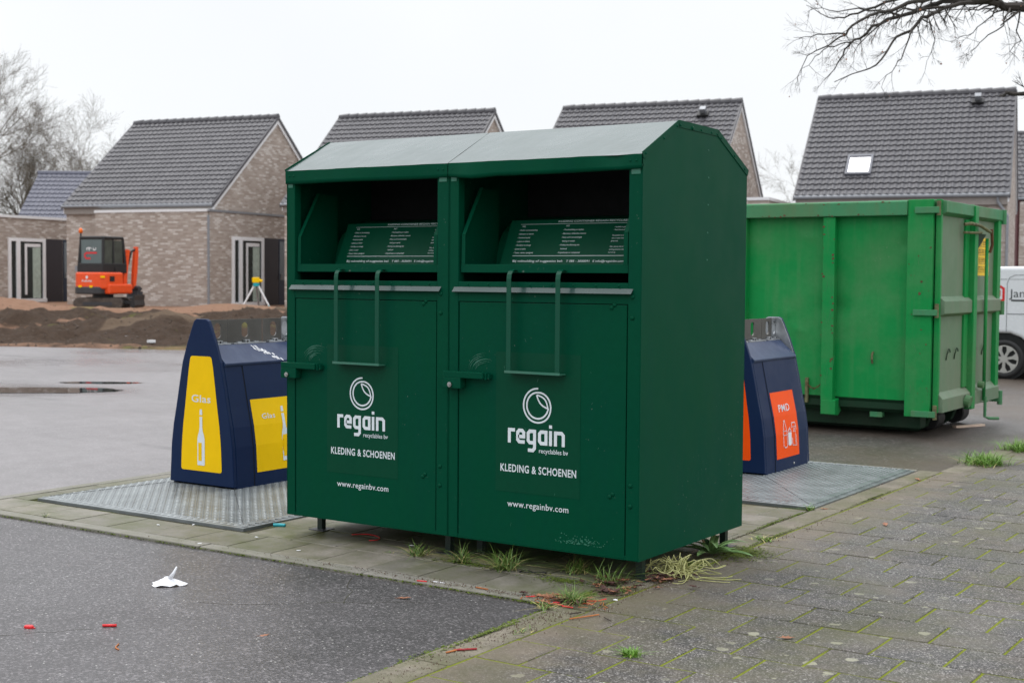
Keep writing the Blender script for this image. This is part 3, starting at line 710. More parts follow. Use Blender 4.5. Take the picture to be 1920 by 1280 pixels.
def clothing_container(label, xr, dented):
    w = 1.108; root = thing('clothing_container', label, 'clothing container', (xr, 0, 0), 0, 'clothing recycling containers standing side by side'); D = 1.167
    G = M_['green']
    def B(name, mb, mat=G, par=root, **kw): return mb.build(name, mat, par, **kw)
    prof = [(-.002, Gz), (D, Gz), (D, 2.024), (.797, 2.198), (.352, 2.204), (-.002, 2.012)]
    # side panels
    for xa, nm in ((-.0035, 'side_panel'), (-w, 'side_panel')):
        m = MB(); m.prism(prof, xa, xa + .0035, 'x'); o = B(nm, m)
        if xa == -.0035:
            m = MB()
            for yy, zz in ((.691, 1.973), (.696, 1.836), (.694, 1.699), (.692, 1.559), (.690, 1.422)): m.dome((0, yy, zz + Gz), .0045, (1, 0, 0))
            B('rivet', m, M_['greenpale'], o)
    m = MB(); m.box(-w + .004, -.004, D - .003, D, Gz, 2.022); B('back_panel', m)
    m = MB(); m.box(-w + .004, -.004, .004, D - .004, Gz, Gz + .004); B('floor_panel', m)
    # corner posts of the front
    for (a, b_) in ((-w, -1.050), (-.072, 0)):
        m = MB(); m.box(a + (.0037 if a < -1.1 else 0), b_ - (.0037 if b_ > -.01 else 0), -.0015, .05, Gz, 1.968); p = B('corner_post', m, bevel=.003)
        cx = (a + b_) / 2
        if b_ > -.1:
            m = MB()
            for zz in (1.24, 1.143, .355, .257): m.dome((cx - .012, -.002, zz + Gz), .0115, (0, -1, 0), .55, 12)
            B('rivet', m, M_['green'], p, smooth=True)
        m = MB(); m.box(a + .012, b_ - .012, -.004, -.002, 1.93, 1.955); B('bracket', m, M_['greenpale'], p, bevel=.001)
    # door
    m = MB(); m.box(-1.044, -.078, .001, .022, Gz + .004, 1.322); door = B('door', m, bevel=.003)
    m = MB(); m.box(-1.050, -.072, .024, .026, Gz, 1.345); B('door_recess', m, M_['dark'], root)  # near-black sheet in place of the shade in the door gaps
    m = MB()
    for zz in (1.188, .293):
        m.dome((-.160, .001, zz + Gz), .0115, (0, -1, 0), .55, 12); m.dome((-.145, .001, zz + .013 + Gz), .0115, (0, -1, 0), .55, 12)
    B('rivet', m, G, door, smooth=True)
    # sticker film with faint raised edge, logo and lettering
    m = MB(); m.poly([(-.815, -.0004, .385), (-.325, -.0004, .385), (-.325, -.0004, 1.078), (-.815, -.0004, 1.078)]); st = B('sticker', m, M_['sticker'], door)
    FM = FR((0, -.0012, 0), (1, 0, 0), (0, 0, 1)); m = MB()
    dz = Gz - .12; X = -w + .36; X0 = -.741
    letters_regain(m, FM, X0, .630, .350, .073)
    B('wordmark', m, M_['white'], st); m = MB()
    add_text(m, 'recyclables bv', -.392, .591, FM, width=.166, cap=.0235, offset=.005, right=True)
    add_text(m, 'KLEDING & SCHOENEN', -.785, .486, FM, width=.440, cap=.038, offset=.020, spacing=1.10)
    add_text(m, 'www.regainbv.com', -.742, .312, FM, width=.355, cap=.032, offset=.006, spacing=1.06)
    B('lettering', m, M_['white'], st); m = MB(); cxl, czl = -.568, .822; sp = []
    for k in range(0, 97):
        t = k / 48.0; a = R(88) + t * 2 * math.pi
        if t < .62: rr = .0835 + .003 * 0
        elif t < 1.0: rr = .0835 - .0195 * (t - .62) / .38
        else: rr = .064
        if t > 1.74: break
        sp.append((cxl + rr * math.cos(a) * .98, czl + rr * math.sin(a)))
    m.ribbon(sp, .0085, FM)
    P0, P1 = Vector((cxl - .006, czl + .052)), Vector((cxl + .060, czl - .012))
    for sgn in (1, -1):
        nn = Vector((-(P1 - P0).y, (P1 - P0).x)).normalized() * sgn; pts = []
        for k in range(11):
            t = k / 10; q = P0.lerp(P1, t) + nn * (.019 if sgn > 0 else .014) * math.sin(math.pi * t) * 1.0; pts.append((q.x, q.y))
        m.ribbon(pts, .0075, FM, .0001 * sgn + .0003)
    B('logo', m, M_['white'], st)
    # drip rail over the door, folded down
    m = MB(); m.prism([(-.001, 1.388), (-.022, 1.372), (-.024, 1.374), (-.001, 1.398)], -1.075, -.045, 'x'); B('drip_rail', m, M_['green_roof'])
    m = MB(); m.box(-1.050, -.072, -.001, .03, 1.398, 1.425); hd = B('header_strip', m, bevel=.002)
    m = MB()
    for k in range(8): m.dome((-.99 + k * .124, -.001, 1.411), .006, (0, -1, 0))
    B('rivet', m, G, hd, smooth=True)
    m = MB(); m.box(-1.050, -.072, .001, .02, 1.326, 1.386); B('door_head', m)
    # tipping tray: front bar, two cheeks with folded edges, curved drum with the printed notice
    z0, z1 = 1.470, 1.512
    m = MB(); m.box(-1.044, -.080, .012, .030, z0, z1); tray = B('tray_bar', m, bevel=.002)
    m = MB(); m.box(-1.044, -.080, .030, .30, 1.497, 1.500); B('tray_floor', m, G, tray)
    for xa in (-1.040, -.086):
        m = MB(); m.prism([(.014, z1), (.016, 1.660), (.17, 1.905), (.34, 1.905), (.34, 1.50), (.03, 1.50)], xa, xa + .003, 'x')
        s_ = 1 if xa < -.5 else -1
        xe = xa if s_ > 0 else xa - .019
        for (p, q) in (((.014, z1), (.016, 1.660)), ((.016, 1.660), (.17, 1.905))):
            d = Vector((q[0] - p[0], q[1] - p[1])).normalized(); n = Vector((-d.y, d.x)) * .003
            m.prism([(p[0], p[1]), (q[0], q[1]), (q[0] + n.x, q[1] + n.y), (p[0] + n.x, p[1] + n.y)], xe, xe + .022, 'x')
        B('cheek_plate', m, G, tray)
    drum = [(.312, 1.470), (.317, 1.519), (.328, 1.570), (.350, 1.625), (.392, 1.683), (.463, 1.735), (.552, 1.765), (.66, 1.775)]
    m = MB()
    for (ya, za), (yb, zb) in zip(drum, drum[1:]): m.poly([(-1.045, ya, za), (-.077, ya, za), (-.077, yb, zb), (-1.045, yb, zb)])
    dr = B('drum', m, M_['green'], root, smooth=True)
    # printed notice on a sloping sheet fixed over the drum
    Pb, Pt = Vector((0, .222, 1.508)), Vector((0, .335, 1.742)); t_ = (Pt - Pb); H = t_.length
    m = MB(); m.poly([(-.95, Pb.y, Pb.z), (-.079, Pb.y, Pb.z), (-.079, Pt.y, Pt.z), (-.95, Pt.y, Pt.z)])
    sheet_ = B('notice_sheet', m, M_['sticker'], root)
    NM = FR((0, Pb.y - .0010, Pb.z + .0005), (1, 0, 0), t_); m = MB(); c = .0090
    def line(s, x, v, w_=None, cap=c, off=.006): add_text(m, s, x, v * H, NM, cap=cap, offset=min(off, .008), sx=.86, width=w_)
    xl = -.885; m.poly([NM @ Vector(p) for p in ((xl, .905 * H, 0), (-.085, .905 * H, 0), (-.085, .905 * H + .0018, 0), (xl, .905 * H + .0018, 0))])
    m.poly([NM @ Vector(p) for p in ((xl, .205 * H, 0), (-.085, .205 * H, 0), (-.085, .205 * H + .0026, 0), (xl, .205 * H + .0026, 0))])
    line('KLEDING CONTAINER REGAIN RECYCLABLES BV', -.66, .945, .46, .0105, .02)
    c = .0115
    rows = ['WEL', '- Onder- en bovenkleding', '- Schoenen en laarzen', '- Huishoud textiel', '- Lakens en dekens', '- Gordijnen en vitrage', '- Jassen en jacks', '- Tassen, riemen, speelgoed']
    for i, s_ in enumerate(rows): line(s_, xl + (.012 if i == 0 else 0), .845 - i * .083)
    rows = ['NIET', '- Vloerbedekking en tapijten', '- Matrassen, dekbedden, kussens', '- Natte en/of verontreinigde', '  kleding en textiel', '- Kleding niet afkomstig van', '  huishoud', '- Knipselresten en vulmateriaal']
    for i, s_ in enumerate(rows): line(s_, xl + .265 + (.012 if i in (0, 4, 6) else 0), .845 - i * .083)
    rows = ['- Aanbieden in gesloten zakken', '- Geen (huishoud) afval', '', 'Een gedeelte van de opbrengst van', 'deze container komt ten goede aan een', 'goede doel.', '', 'Wilt u dat wij ook uw vereniging of', 'stichting sponsoren neem contact', 'met ons op.']
    for i, s_ in enumerate(rows):
        if s_: line(s_, xl + .56, .81 - i * .060, None, .0072, .008)
    line('Bij volmelding of suggesties bel:', xl + .010, .075, .30, .0125, .02); line('T 085 - 3030091', xl + .33, .075, .135, .0115, .008); line('E info@regainbv.com', xl + .485, .075, .175, .0115, .008); line('www.regainbv.com', xl + .68, .075, .115, .012, .02)
    B('lettering', m, M_['grey_print'], sheet_)
    # near-black sheets behind the tray stand in for the unlit interior
    m = MB(); m.box(-w + .006, -.006, .72, .724, 1.2, 2.15); m.box(-w + .006, -.006, .05, .72, 1.20, 1.204); B('interior_shade', m, M_['dark'])
    # pull handle: flat bars hooked into the tray
    bars = []
    for hx in (-.709, -.427):
        hm = MB(); bars.append(hm)
        path = [(-.052, .985), (-.052, 1.440), (-.048, 1.462), (-.036, 1.478), (-.018, 1.486), (.004, 1.484), (.016, 1.478)]
        for (p, q) in zip(path, path[1:]):
            d = Vector((q[0] - p[0], q[1] - p[1])).normalized(); n = Vector((d.y, -d.x)) * .0035
            hm.prism([(p[0], p[1]), (q[0], q[1]), (q[0] + n.x, q[1] + n.y), (p[0] + n.x, p[1] + n.y)], hx - .013, hx + .013, 'x')
    m = MB(); m.box(-.728, -.408, -.058, -.002, .979, .984); m.box(-.728, -.408, -.0585, -.0555, .979, .991); hd = B('pull_handle', m, M_['greenpale'])
    for hm in bars: B('handle_bar', hm, M_['handle'], hd)
    # lock housing with bolt and the scratched arc above it
    m = MB(); m.box(-1.110, -.862, -.050, -.004, .940, .972); m.box(-1.110, -1.000, -.050, -.004, .886, .941); hp = B('lock_housing', m, bevel=.003)
    m = MB(); m.box(-.861, -.850, -.040, -.001, .936, .970); m.box(-.850, -.838, -.03, -.001, .940, .965); B('lock_end', m, G, hp, bevel=.002)
    m = MB(); m.cyl((-1.062, -.0505, .905), (-1.062, -.060, .905), .013, 14); m.cyl((-1.062, -.058, .905), (-1.062, -.064, .905), .007, 10); B('lock_bolt', m, M_['steel'], hp, smooth=False, bevel=.001)
    m = MB(); r = random.Random(7 + dented); SM_ = FR((0, -.0009, 0), (1, 0, 0), (0, 0, 1))
    for k in range(17):
        rr = .070 + r.uniform(-.028, .028); a0 = R(175 - r.uniform(0, 45)); a1 = R(r.uniform(55, 115)); n = 12; ex = 1.25
        pts = [(-.880 + rr * math.cos(a0 + (a1 - a0) * q / n) * ex, .972 + rr * math.sin(a0 + (a1 - a0) * q / n) * 1.0) for q in range(n + 1)]
        m.ribbon(pts, [r.uniform(.0006, .0034) * math.sin(math.pi * (q + .5) / (n + 1)) for q in range(n + 1)], SM_, r.uniform(0, .0002))
    B('scratch_mark', m, M_['greenpale'], door)
    # roof: three folded sheets, front lip, end trims with bolts
    m = MB(); rp = [(-.014, 2.022), (.352, 2.2075), (.797, 2.2015), (D + .012, 2.022)]; t = .003
    N = 26
    def dent(u, v):
        z = .0022 * noise.noise((u * 5 + xr * 3, v * 4, 1.3)) + .0012 * noise.noise((u * 17, v * 12, 4))
        if dented: z -= .006 * math.exp(-((u + .13) ** 2 / .004 + (v - .03) ** 2 / .003))
        return z
    for (ya, za), (yb, zb) in zip(rp, rp[1:]):
        nv = 10
        b0 = len(m.v)
        for j in range(nv + 1):
            for i in range(N + 1):
                u = -w + .001 + (w - .001) * i / N; y = ya + (yb - ya) * j / nv; z = za + (zb - za) * j / nv
                edge = 1 if 0 < j < nv else 0
                m.v.append((u, y, z + dent(u, y) * (edge if ya > 0 else (1 if j < nv else 0))))
        for j in range(nv):
            for i in range(N):
                q = b0 + j * (N + 1) + i; m.f.append((q, q + 1, q + N + 2, q + N + 1)); m.m.append(0)
    roof = B('roof', m, M_['green_roof'], root, smooth=False)
    m = MB(); b0 = 0; nl = 30; rows_ = 4
    for j in range(rows_ + 1):
        for i in range(nl + 1):
            u = -w + .001 + (w - .001) * i / nl; f = j / rows_; y = -.0145; z = 2.0215 - .068 * f
            if dented:
                y -= .004 * f * math.sin(u * 9) ** 2 + .018 * f * max(0, 1 - abs(u + 1.0) / .1) ; z += .003 * f * math.sin(u * 4 + 1) - .010 * f * max(0, 1 - abs(u + .96) / .14)
                y += .012 * math.exp(-((u + .15) ** 2 / .003)) * (1 - f)
            else: y -= .003 * f * math.sin(u * 6); z += .0015 * math.sin(u * 7)
            m.v.append((u, y + (.004 * math.exp(-((u + .4) ** 2) / .02) * f if dented else 0), z + (dent(u, -.014) if j == 0 else 0)))
    for j in range(rows_):
        for i in range(nl): q = j * (nl + 1) + i; m.f.append((q, q + 1, q + nl + 2, q + nl + 1)); m.m.append(0)
    # turned-under lower edge
    base = rows_ * (nl + 1); nb = len(m.v)
    for i in range(nl + 1): p = m.v[base + i]; m.v.append((p[0], p[1] + .018, p[2] - .004))
    for i in range(nl): m.f.append((base + i, base + i + 1, nb + i + 1, nb + i)); m.m.append(0)
    lip = B('roof_lip', m, M_['green'], root, smooth=True)
    m = MB()
    for xx in (-.060, -.028, -w + .03, -w + .062): m.dome((xx, -.0145, 1.992), .006, (0, -1, 0))
    B('rivet', m, M_['green'], lip)
    m = MB(); m.box(-w, 0, -.012, .006, 1.968, 1.975); m.box(-w, 0, .0, .02, 2.0, 2.012); B('top_rail', m, M_['green'])
    for xa, sgn in ((.0005, 1), (-w - .0005, -1)):
        if sgn < 0 and not dented or sgn > 0 and dented:
            m = MB(); pr_ = [(-.016, 2.030), (.352, 2.2125), (.797, 2.2065), (D + .014, 2.026)]
            for (ya, za), (yb, zb) in zip(pr_, pr_[1:]):
                d = Vector((yb - ya, zb - za)).normalized(); n = Vector((d.y, -d.x)) * .034
                mit = .0
                m.prism([(ya, za), (yb, zb), (yb + n.x * (1 if yb > 1 else .6), zb + n.y), (ya + n.x * (.6 if ya > 0 else 1), za + n.y)], min(xa, xa + sgn * .003), max(xa, xa + sgn * .003), 'x')
            tr = B('roof_trim', m, M_['green'], root)
            m = MB()
            for yy, zz in ((.02, 2.028), (.20, 2.113), (.335, 2.183), (.372, 2.190), (.50, 2.188), (.60, 2.187), (.72, 2.185), (.785, 2.183), (.83, 2.168), (1.0, 2.09), (1.13, 2.03)):
                m.dome((xa + sgn * .003, yy, zz - .002), .0065 if abs(yy - .5) > .01 else .011, (sgn, 0, 0))
            B('rivet', m, M_['green'], tr, smooth=True)
    # base rail and feet
    m = MB(); m.box(-w + .002, -.002, .002, .02, Gz - .0, Gz + .02); B('base_rail', m)
    for fx, fy in ((-.06, .13), (-w + .05, .23), (-.085, D - .045), (-w + .05, D - .05)):
        if not dented and fx > -.5: fx = -.08
        m = MB(); m.box(fx - .017, fx + .017, fy - .017, fy + .017, .008, Gz); f_ = B('foot', m, M_['footdark'])
        m = MB(); m.box(fx - .055, fx + .055, fy - .05, fy + .05, .002, .009); m.cyl((fx + .035, fy - .03, .009), (fx + .035, fy - .03, .016), .007, 8); B('foot_plate', m, M_['dkgrey'], f_, bevel=.001)
    return root
clothing_container('dark green clothing container with straight roof edge, on the side of the glass pillar', -1.112, False)
rt = clothing_container('dark green clothing container with dented roof lip and scuffed door foot, nearest the camera', 0.0, True)
rt_door = [c for c in rt.children if c.name.startswith('door') and 'recess' not in c.name and 'head' not in c.name][0]
m = MB(); r = random.Random(12); SM_ = FR((0, -.0008, 0), (1, 0, 0), (0, 0, 1))
for k in range(150):
    x = r.gauss(-.33, .07); z = Gz + .045 + abs(r.gauss(0, .018)); s_ = r.uniform(.0008, .004); m.poly([SM_ @ Vector((x + s_ * 1.3 * math.cos(q) * r.uniform(.5, 1.4), z + s_ * math.sin(q) * r.uniform(.5, 1.3), r.uniform(0, .0003))) for q in [k_ * 1.257 for k_ in range(5)]])
for k in range(10):
    x = r.uniform(-.95, -.15); z = r.uniform(.2, 1.2); m.ribbon([(x, z), (x + r.uniform(-.01, .01), z + r.uniform(-.02, .02))], .0015, SM_)
o = m.build('paint_chip', M_['curtain_pale'] if 'curtain_pale' in M_ else M_['greenpale'], rt_door)
# ------------------------------------------------------------------ roll-off skip
def skip():
    XS, YS, LEN, WD = -.700, 6.906, 6.0, 2.02
    root = thing('roll_off_skip', 'large dented bright green steel roll-off skip on runners, open at the top', 'skip', (XS, YS, 0))
    G, ED, OL = M_['skip'], M_['skip_edge'], M_['skip_old']
    X = lambda x: x - XS
    Y = lambda y: y - YS
    # side walls: dented sheet with real dents, far wall, front wall, floor
    m = MB(); nx, nz_ = 150, 46; dents = [(-1.30 - .35, 1.18, .16, .10, .028), (-2.0, .98, .05, .045, -.020), (-2.12, 1.12, .03, .03, -.018), (-1.98, 1.0, .035, .03, .02), (-1.10, 1.55, .25, .3, .016), (-1.25, 1.93, .04, .03, -.015), (-2.2, 1.5, .2, .2, .012), (-1.9, 1.85, .06, .03, -.012), (-.98, 1.78, .05, .06, .02), (-1.45, 1.45, .25, .25, .012)]
    for j in range(nz_ + 1):
        for i in range(nx + 1):
            x = -.93 - 5.7 * i / nx; z = .33 + 1.72 * j / nz_; y = 6.955
            y += .010 * noise.noise((x * 1.3, z * 1.2, 5)) + .0035 * noise.noise((x * 5, z * 5, 9))
            for (dx, dz, sx, sz, a) in dents: y += a * math.exp(-(((x - dx) / sx) ** 2 + ((z - dz) / sz) ** 2))
            m.v.append((X(x), Y(y), z))
    for j in range(nz_):
        for i in range(nx): q = j * (nx + 1) + i; m.f.append((q, q + 1, q + nx + 2, q + nx + 1)); m.m.append(0)
    w = m.build('side_wall', G, root, smooth=True)
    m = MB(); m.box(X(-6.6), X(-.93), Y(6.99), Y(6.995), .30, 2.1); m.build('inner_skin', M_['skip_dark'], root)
    m = MB(); m.box(X(-6.65), X(-.70), Y(8.84), Y(8.88), .25, 2.1); m.build('side_wall', G, root)
    m = MB(); m.box(X(-6.70), X(-6.64), Y(6.93), Y(8.9), .22, 2.16); m.build('front_wall', G, root)
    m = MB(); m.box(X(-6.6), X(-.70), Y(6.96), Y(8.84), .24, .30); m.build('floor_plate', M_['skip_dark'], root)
    # top rail, bottom sill
    m = MB(); m.prism([(Y(6.850), 2.040), (Y(6.850), 2.165), (Y(6.862), 2.178), (Y(7.0), 2.178), (Y(7.0), 2.04)], X(-6.7), X(-.938), 'x'); m.build('top_rail', ED, root, bevel=.006)
    m = MB(); m.box(X(-6.7), X(-.75), Y(8.80), Y(8.93), 2.04, 2.178); m.build('top_rail', ED, root, bevel=.006)
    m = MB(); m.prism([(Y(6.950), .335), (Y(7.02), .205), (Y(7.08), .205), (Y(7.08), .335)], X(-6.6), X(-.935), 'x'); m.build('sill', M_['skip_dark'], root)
    # corner post and ribs
    m = MB(); m.box(X(-.936), X(-.702), Y(6.868), Y(7.06), .190, 2.182); m.build('corner_post', ED if False else G, root, bevel=.006)
    m = MB(); m.box(X(-.77), X(-.702), Y(8.80), Y(8.93), .19, 2.17); m.build('corner_post', G, root, bevel=.006)
    for k in range(6):
        xr = -1.745 - k * .905
        m = MB(); m.box(X(xr), X(xr + .118), Y(6.872), Y(6.96), .30, 2.038); m.build('rib', G, root, bevel=.005)
        m = MB(); m.prism([(Y(6.868), .300), (Y(6.868), .165), (Y(6.95), .150), (Y(7.04), .20), (Y(7.04), .33)], X(xr + .004), X(xr + .150), 'x'); m.build('rib_foot', G, root, bevel=.004)
    m = MB(); m.box(X(-1.30), X(-1.18), Y(6.99), Y(7.06), .155, .205); m.build('bracket', ED, root, bevel=.004)
    # runners and rear roller
    for yy in (7.42, 8.25):
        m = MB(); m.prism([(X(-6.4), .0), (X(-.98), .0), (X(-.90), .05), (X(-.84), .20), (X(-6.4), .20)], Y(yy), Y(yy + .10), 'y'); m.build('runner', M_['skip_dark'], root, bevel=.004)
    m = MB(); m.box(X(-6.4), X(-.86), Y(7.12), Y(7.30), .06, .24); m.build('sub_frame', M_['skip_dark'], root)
    for yy in (8.42, 7.56):
        m = MB(); m.cyl((X(-.93), Y(yy), .115), (X(-.93), Y(yy + .22), .115), .115, 26); rr = m.build('roller', M_['black'], root, bevel=.012)
        m = MB(); m.box(X(-1.0), X(-.86), Y(yy + .225), Y(yy + .24), .06, .25); m.build('roller_bracket', M_['skip_dark'], rr)
    # double end door: leaf frames with pressed horizontal beams
    def leaf(ya, yb, nm='door_leaf'):
        m = MB(); m.box(X(-.690), X(-.655), Y(ya), Y(yb), .24, 2.15); lf = m.build(nm, OL, root)
        for (z0, z1, zt) in ((2.035, 2.178, 'top'), (1.110, 1.300, 'mid'), (.235, .420, 'low')):
            sl = .035 if zt == 'mid' else (.05 if zt == 'low' else .0); bt = .03 if zt != 'low' else .0
            P = [(X(-.655), z0), (X(-.600), z0 + bt), (X(-.600), z1 - sl - .01), (X(-.655), z1)]
            m = MB(); m.prism([(p[0], p[1]) for p in P], Y(ya + .02), Y(yb - .01), 'y'); m.build('door_beam', OL if zt != 'top' else ED, lf, bevel=.004)
        m = MB(); m.box(X(-.69), X(-.640), Y(ya - .004), Y(ya + .045), .235, 2.182); m.build('door_edge', G, lf, bevel=.004)
        return lf
    l1 = leaf(6.915, 7.86); l2 = leaf(7.965, 8.93)
    m = MB(); m.box(X(-.66), X(-.635), Y(7.70), Y(7.84), .42, 2.03); m.build('stile', M_['skip'], l1, bevel=.004)
    m = MB(); m.box(X(-.66), X(-.610), Y(8.80), Y(8.92), .25, 2.14); m.build('stile', M_['skip'], l2, bevel=.004)
    m = MB(); m.box(X(-.66), X(-.585), Y(7.845), Y(7.965), .20, 2.165); m.build('centre_post', M_['skip'], root, bevel=.006)
    # hinges on the near and far edge
    for (z0, z1) in ((2.055, 2.112), (1.125, 1.178), (.195, .250)):
        m = MB(); m.box(X(-.865), X(-.645), Y(6.842), Y(6.866), z0, z1); h_ = m.build('hinge_strap', ED, root, bevel=.003)
        m = MB(); m.cyl((X(-.655), Y(6.875), z0 - .02), (X(-.655), Y(6.875), z1 + .055), .019, 12); m.build('hinge_knuckle', M_['rusty_green'], h_)
        m = MB(); m.box(X(-.70), X(-.60), Y(8.935), Y(8.965), z0, z1 + .03); h_ = m.build('hinge_strap', ED, root, bevel=.003)
        m = MB(); m.cyl((X(-.60), Y(8.965), z0 - .03), (X(-.60), Y(8.965), z1 + .06), .026, 12); m.build('hinge_knuckle', M_['skip_edge'], h_)
    # locking rod with claws, crank and hooks
    m = MB(); m.tube([(X(-.575), Y(8.24), 1.86), (X(-.575), Y(8.24), .26)], .017, 10); rod = m.build('locking_rod', G, root, smooth=True)
    m = MB(); m.tube([(X(-.61), Y(7.55), 1.975), (X(-.56), Y(7.60), 1.985), (X(-.555), Y(7.9), 1.975), (X(-.53), Y(8.1), 1.93), (X(-.54), Y(8.24), 1.92)], .016, 8); m.build('lock_claw', M_['rusty_green'], rod)
    m = MB(); m.tube([(X(-.61), Y(7.55), 1.90), (X(-.57), Y(7.7), 1.90), (X(-.555), Y(7.95), 1.91)], .012, 8); m.build('lock_claw', M_['rusty_green'], rod)
    m = MB(); m.tube([(X(-.53), Y(8.22), 1.95), (X(-.53), Y(8.26), 1.80), (X(-.55), Y(8.25), 1.72)], .014, 8); m.build('lock_claw', M_['rust'], rod)
    m = MB(); m.prism([(Y(7.97), 1.90), (Y(8.24), 1.90), (Y(7.97), 1.76)], X(-.62), X(-.585), 'x'); m.build('gusset', M_['skip_dark'], rod)
    m = MB(); m.tube([(X(-.56), Y(8.24), .30), (X(-.56), Y(8.24), .10), (X(-.52), Y(8.25), .085), (X(-.44), Y(8.30), .085)], .015, 8); m.build('crank_handle', M_['skip_edge'], rod)
    m = MB(); m.cyl((X(-.60), Y(7.66), .30), (X(-.545), Y(7.66), .285), .06, 14); m.build('lower_latch', ED, root, bevel=.003)
    m = MB(); m.cyl((X(-.60), Y(8.12), .43), (X(-.545), Y(8.12), .42), .035, 12); m.build('lower_latch', ED, root, bevel=.003)
    for yy, l_ in ((7.22, l1), (7.48, l1), (8.10, l2), (8.44, l2)):
        m = MB(); pts = [(X(-.650), Y(yy - .036), .705), (X(-.642), Y(yy - .034), .765)] + [(X(-.635), Y(yy + .034 * math.cos(a)), .775 + .034 * math.sin(a)) for a in [R(180 - q * 22.5) for q in range(9)]]
        m.tube(pts, .0055, 6); m.build('net_hook', M_['skip_dark'], l_, smooth=True)
    m = MB(); m.tube([(X(-1.264), Y(6.950), .765), (X(-1.264), Y(6.925), .76), (X(-1.264), Y(6.918), .70), (X(-1.264), Y(6.935), .665)], .010, 6); m.build('net_hook', M_['rusty_green'], root)
    m = MB(); m.box(X(-1.925), X(-1.895), Y(6.93), Y(6.96), .26, .50); ch = m.build('chain_bracket', M_['rusty_green'], root, bevel=.003)
    pts = [Vector((X(-1.91), Y(6.915), .46)).lerp(Vector((X(-1.755), Y(6.90), .445)), t) - Vector((0, 0, .05 * math.sin(math.pi * t))) for t in [k / 8 for k in range(9)]]
    m = MB()
    for i in range(8):
        p, q = pts[i], pts[i + 1]; c = (p + q) / 2; d = (q - p).normalized(); s_ = Vector((0, 1, 0)) if i % 2 else d.cross(Vector((0, 1, 0)))
        loop = [c + d * .014 * math.cos(a) + s_ * .008 * math.sin(a) for a in [k * 6.283 / 10 for k in range(11)]]; m.tube(loop, .003, 5)
    m.build('chain', M_['rust'], ch)
    # yellow notice split by the rod
    m = MB(); FY = FR((X(-.6535), 0, 0), (0, 1, 0), (0, 0, 1)); y0, y1, z0, z1 = Y(8.07), Y(8.62), 1.495, 1.87
    m.poly([FY @ Vector(p) for p in ((y0, z0, 0), (y1, z0, 0), (y1, z1, 0), (y0, z1, 0))])
    m.cur = 1; FZ = FR((X(-.652), 0, 0), (0, 1, 0), (0, 0, 1)); r = random.Random(2)
    for k in range(4):
        zz = z1 - .06 - k * .085
        m.poly([FZ @ Vector(p) for p in ((y0 + .03, zz - .026, 0), (y1 - .03, zz - .026, 0), (y1 - .03, zz - .022, 0), (y0 + .03, zz - .022, 0))])
        for s_ in range(9):
            x = y0 + .05 + s_ * .054 + r.uniform(0, .01)
            for q in range(3): m.poly([FZ @ Vector(p) for p in ((x, zz + q * .016 - .01, 0), (x + r.uniform(.018, .045), zz + q * .016 - .01, 0), (x + r.uniform(.018, .045), zz + q * .016 - .001, 0), (x, zz + q * .016 - .001, 0))])
    m.build('yellow_notice', [M_['yellow'], M_['leafdark']], l2)
    m = MB(); r = random.Random(61); SF = FR((0, Y(6.8705), 0), (1, 0, 0), (0, 0, 1))
    for k in range(14):
        xx, zz = X(r.uniform(-1.73, -1.62)), r.uniform(.35, 1.9); m.ribbon([(xx, zz), (xx + r.uniform(-.03, .03), zz + r.uniform(.02, .14))], r.uniform(.001, .003), SF)
    SG = FR((0, Y(6.866), 0), (1, 0, 0), (0, 0, 1))
    for k in range(16):
        xx, zz = X(r.uniform(-.92, -.74)), r.uniform(.3, 2.0); m.ribbon([(xx, zz), (xx + r.uniform(-.03, .03), zz + r.uniform(-.10, .10))], r.uniform(.001, .003), SG)
    tag(m.build('paint_scratch', M_['skip_edge'], root), kind='stuff')
    # rust blotches along edges
    m = MB(); r = random.Random(21)
    for k in range(130):
        t_ = r.random()
        if t_ < .45: x = r.uniform(-3.0, -.95); c = Vector((X(x), Y(6.8485), r.choice([2.048, 2.16]) + r.gauss(0, .007)))
        elif t_ < .75: c = Vector((X(r.uniform(-.93, -.71)), Y(6.8665), r.uniform(.3, 2.15)))
        else: c = Vector((X(r.choice([-1.74, -1.64])) + r.gauss(0, .004), Y(6.8705), r.uniform(.4, 2.0)))
        s_ = .002 + .014 * r.random() ** 3; m.poly([c + Vector((s_ * math.cos(q) * r.uniform(.4, 1.6), r.uniform(-.0004, 0), s_ * math.sin(q) * r.uniform(.4, 1.3))) for q in [k_ * 1.047 for k_ in range(6)]])
    tag(m.build('rust_spot', M_['rust'], w), kind='stuff')
    return root
M_['rusty_green'] = plain('rusty_green_iron', (.12, .12, .055), .75, var=.6, scale=18)
skip()
# litter beside the skip
def strip(name, label, cat, pts, z, w, mat, th=.004):
    m = MB(); P = [Vector((x, y)) for x, y in pts]
    for a, b_ in zip(P, P[1:]):
        d = (b_ - a).normalized(); n = Vector((-d.y, d.x)) * w / 2; m.prism([(p.x, p.y) for p in (a - n, b_ - n, b_ + n, a + n)], z, z + th, 'z')
    return tag(m.build(name, mat), label, cat)
strip('timber_offcut', 'pale wooden offcut lying on the wet road in front of the skip', 'piece of wood', [(-.80, 8.05), (-.62, 8.42)], -.011, .05, plain('pale_wood', (.62, .48, .38), .7), .02)

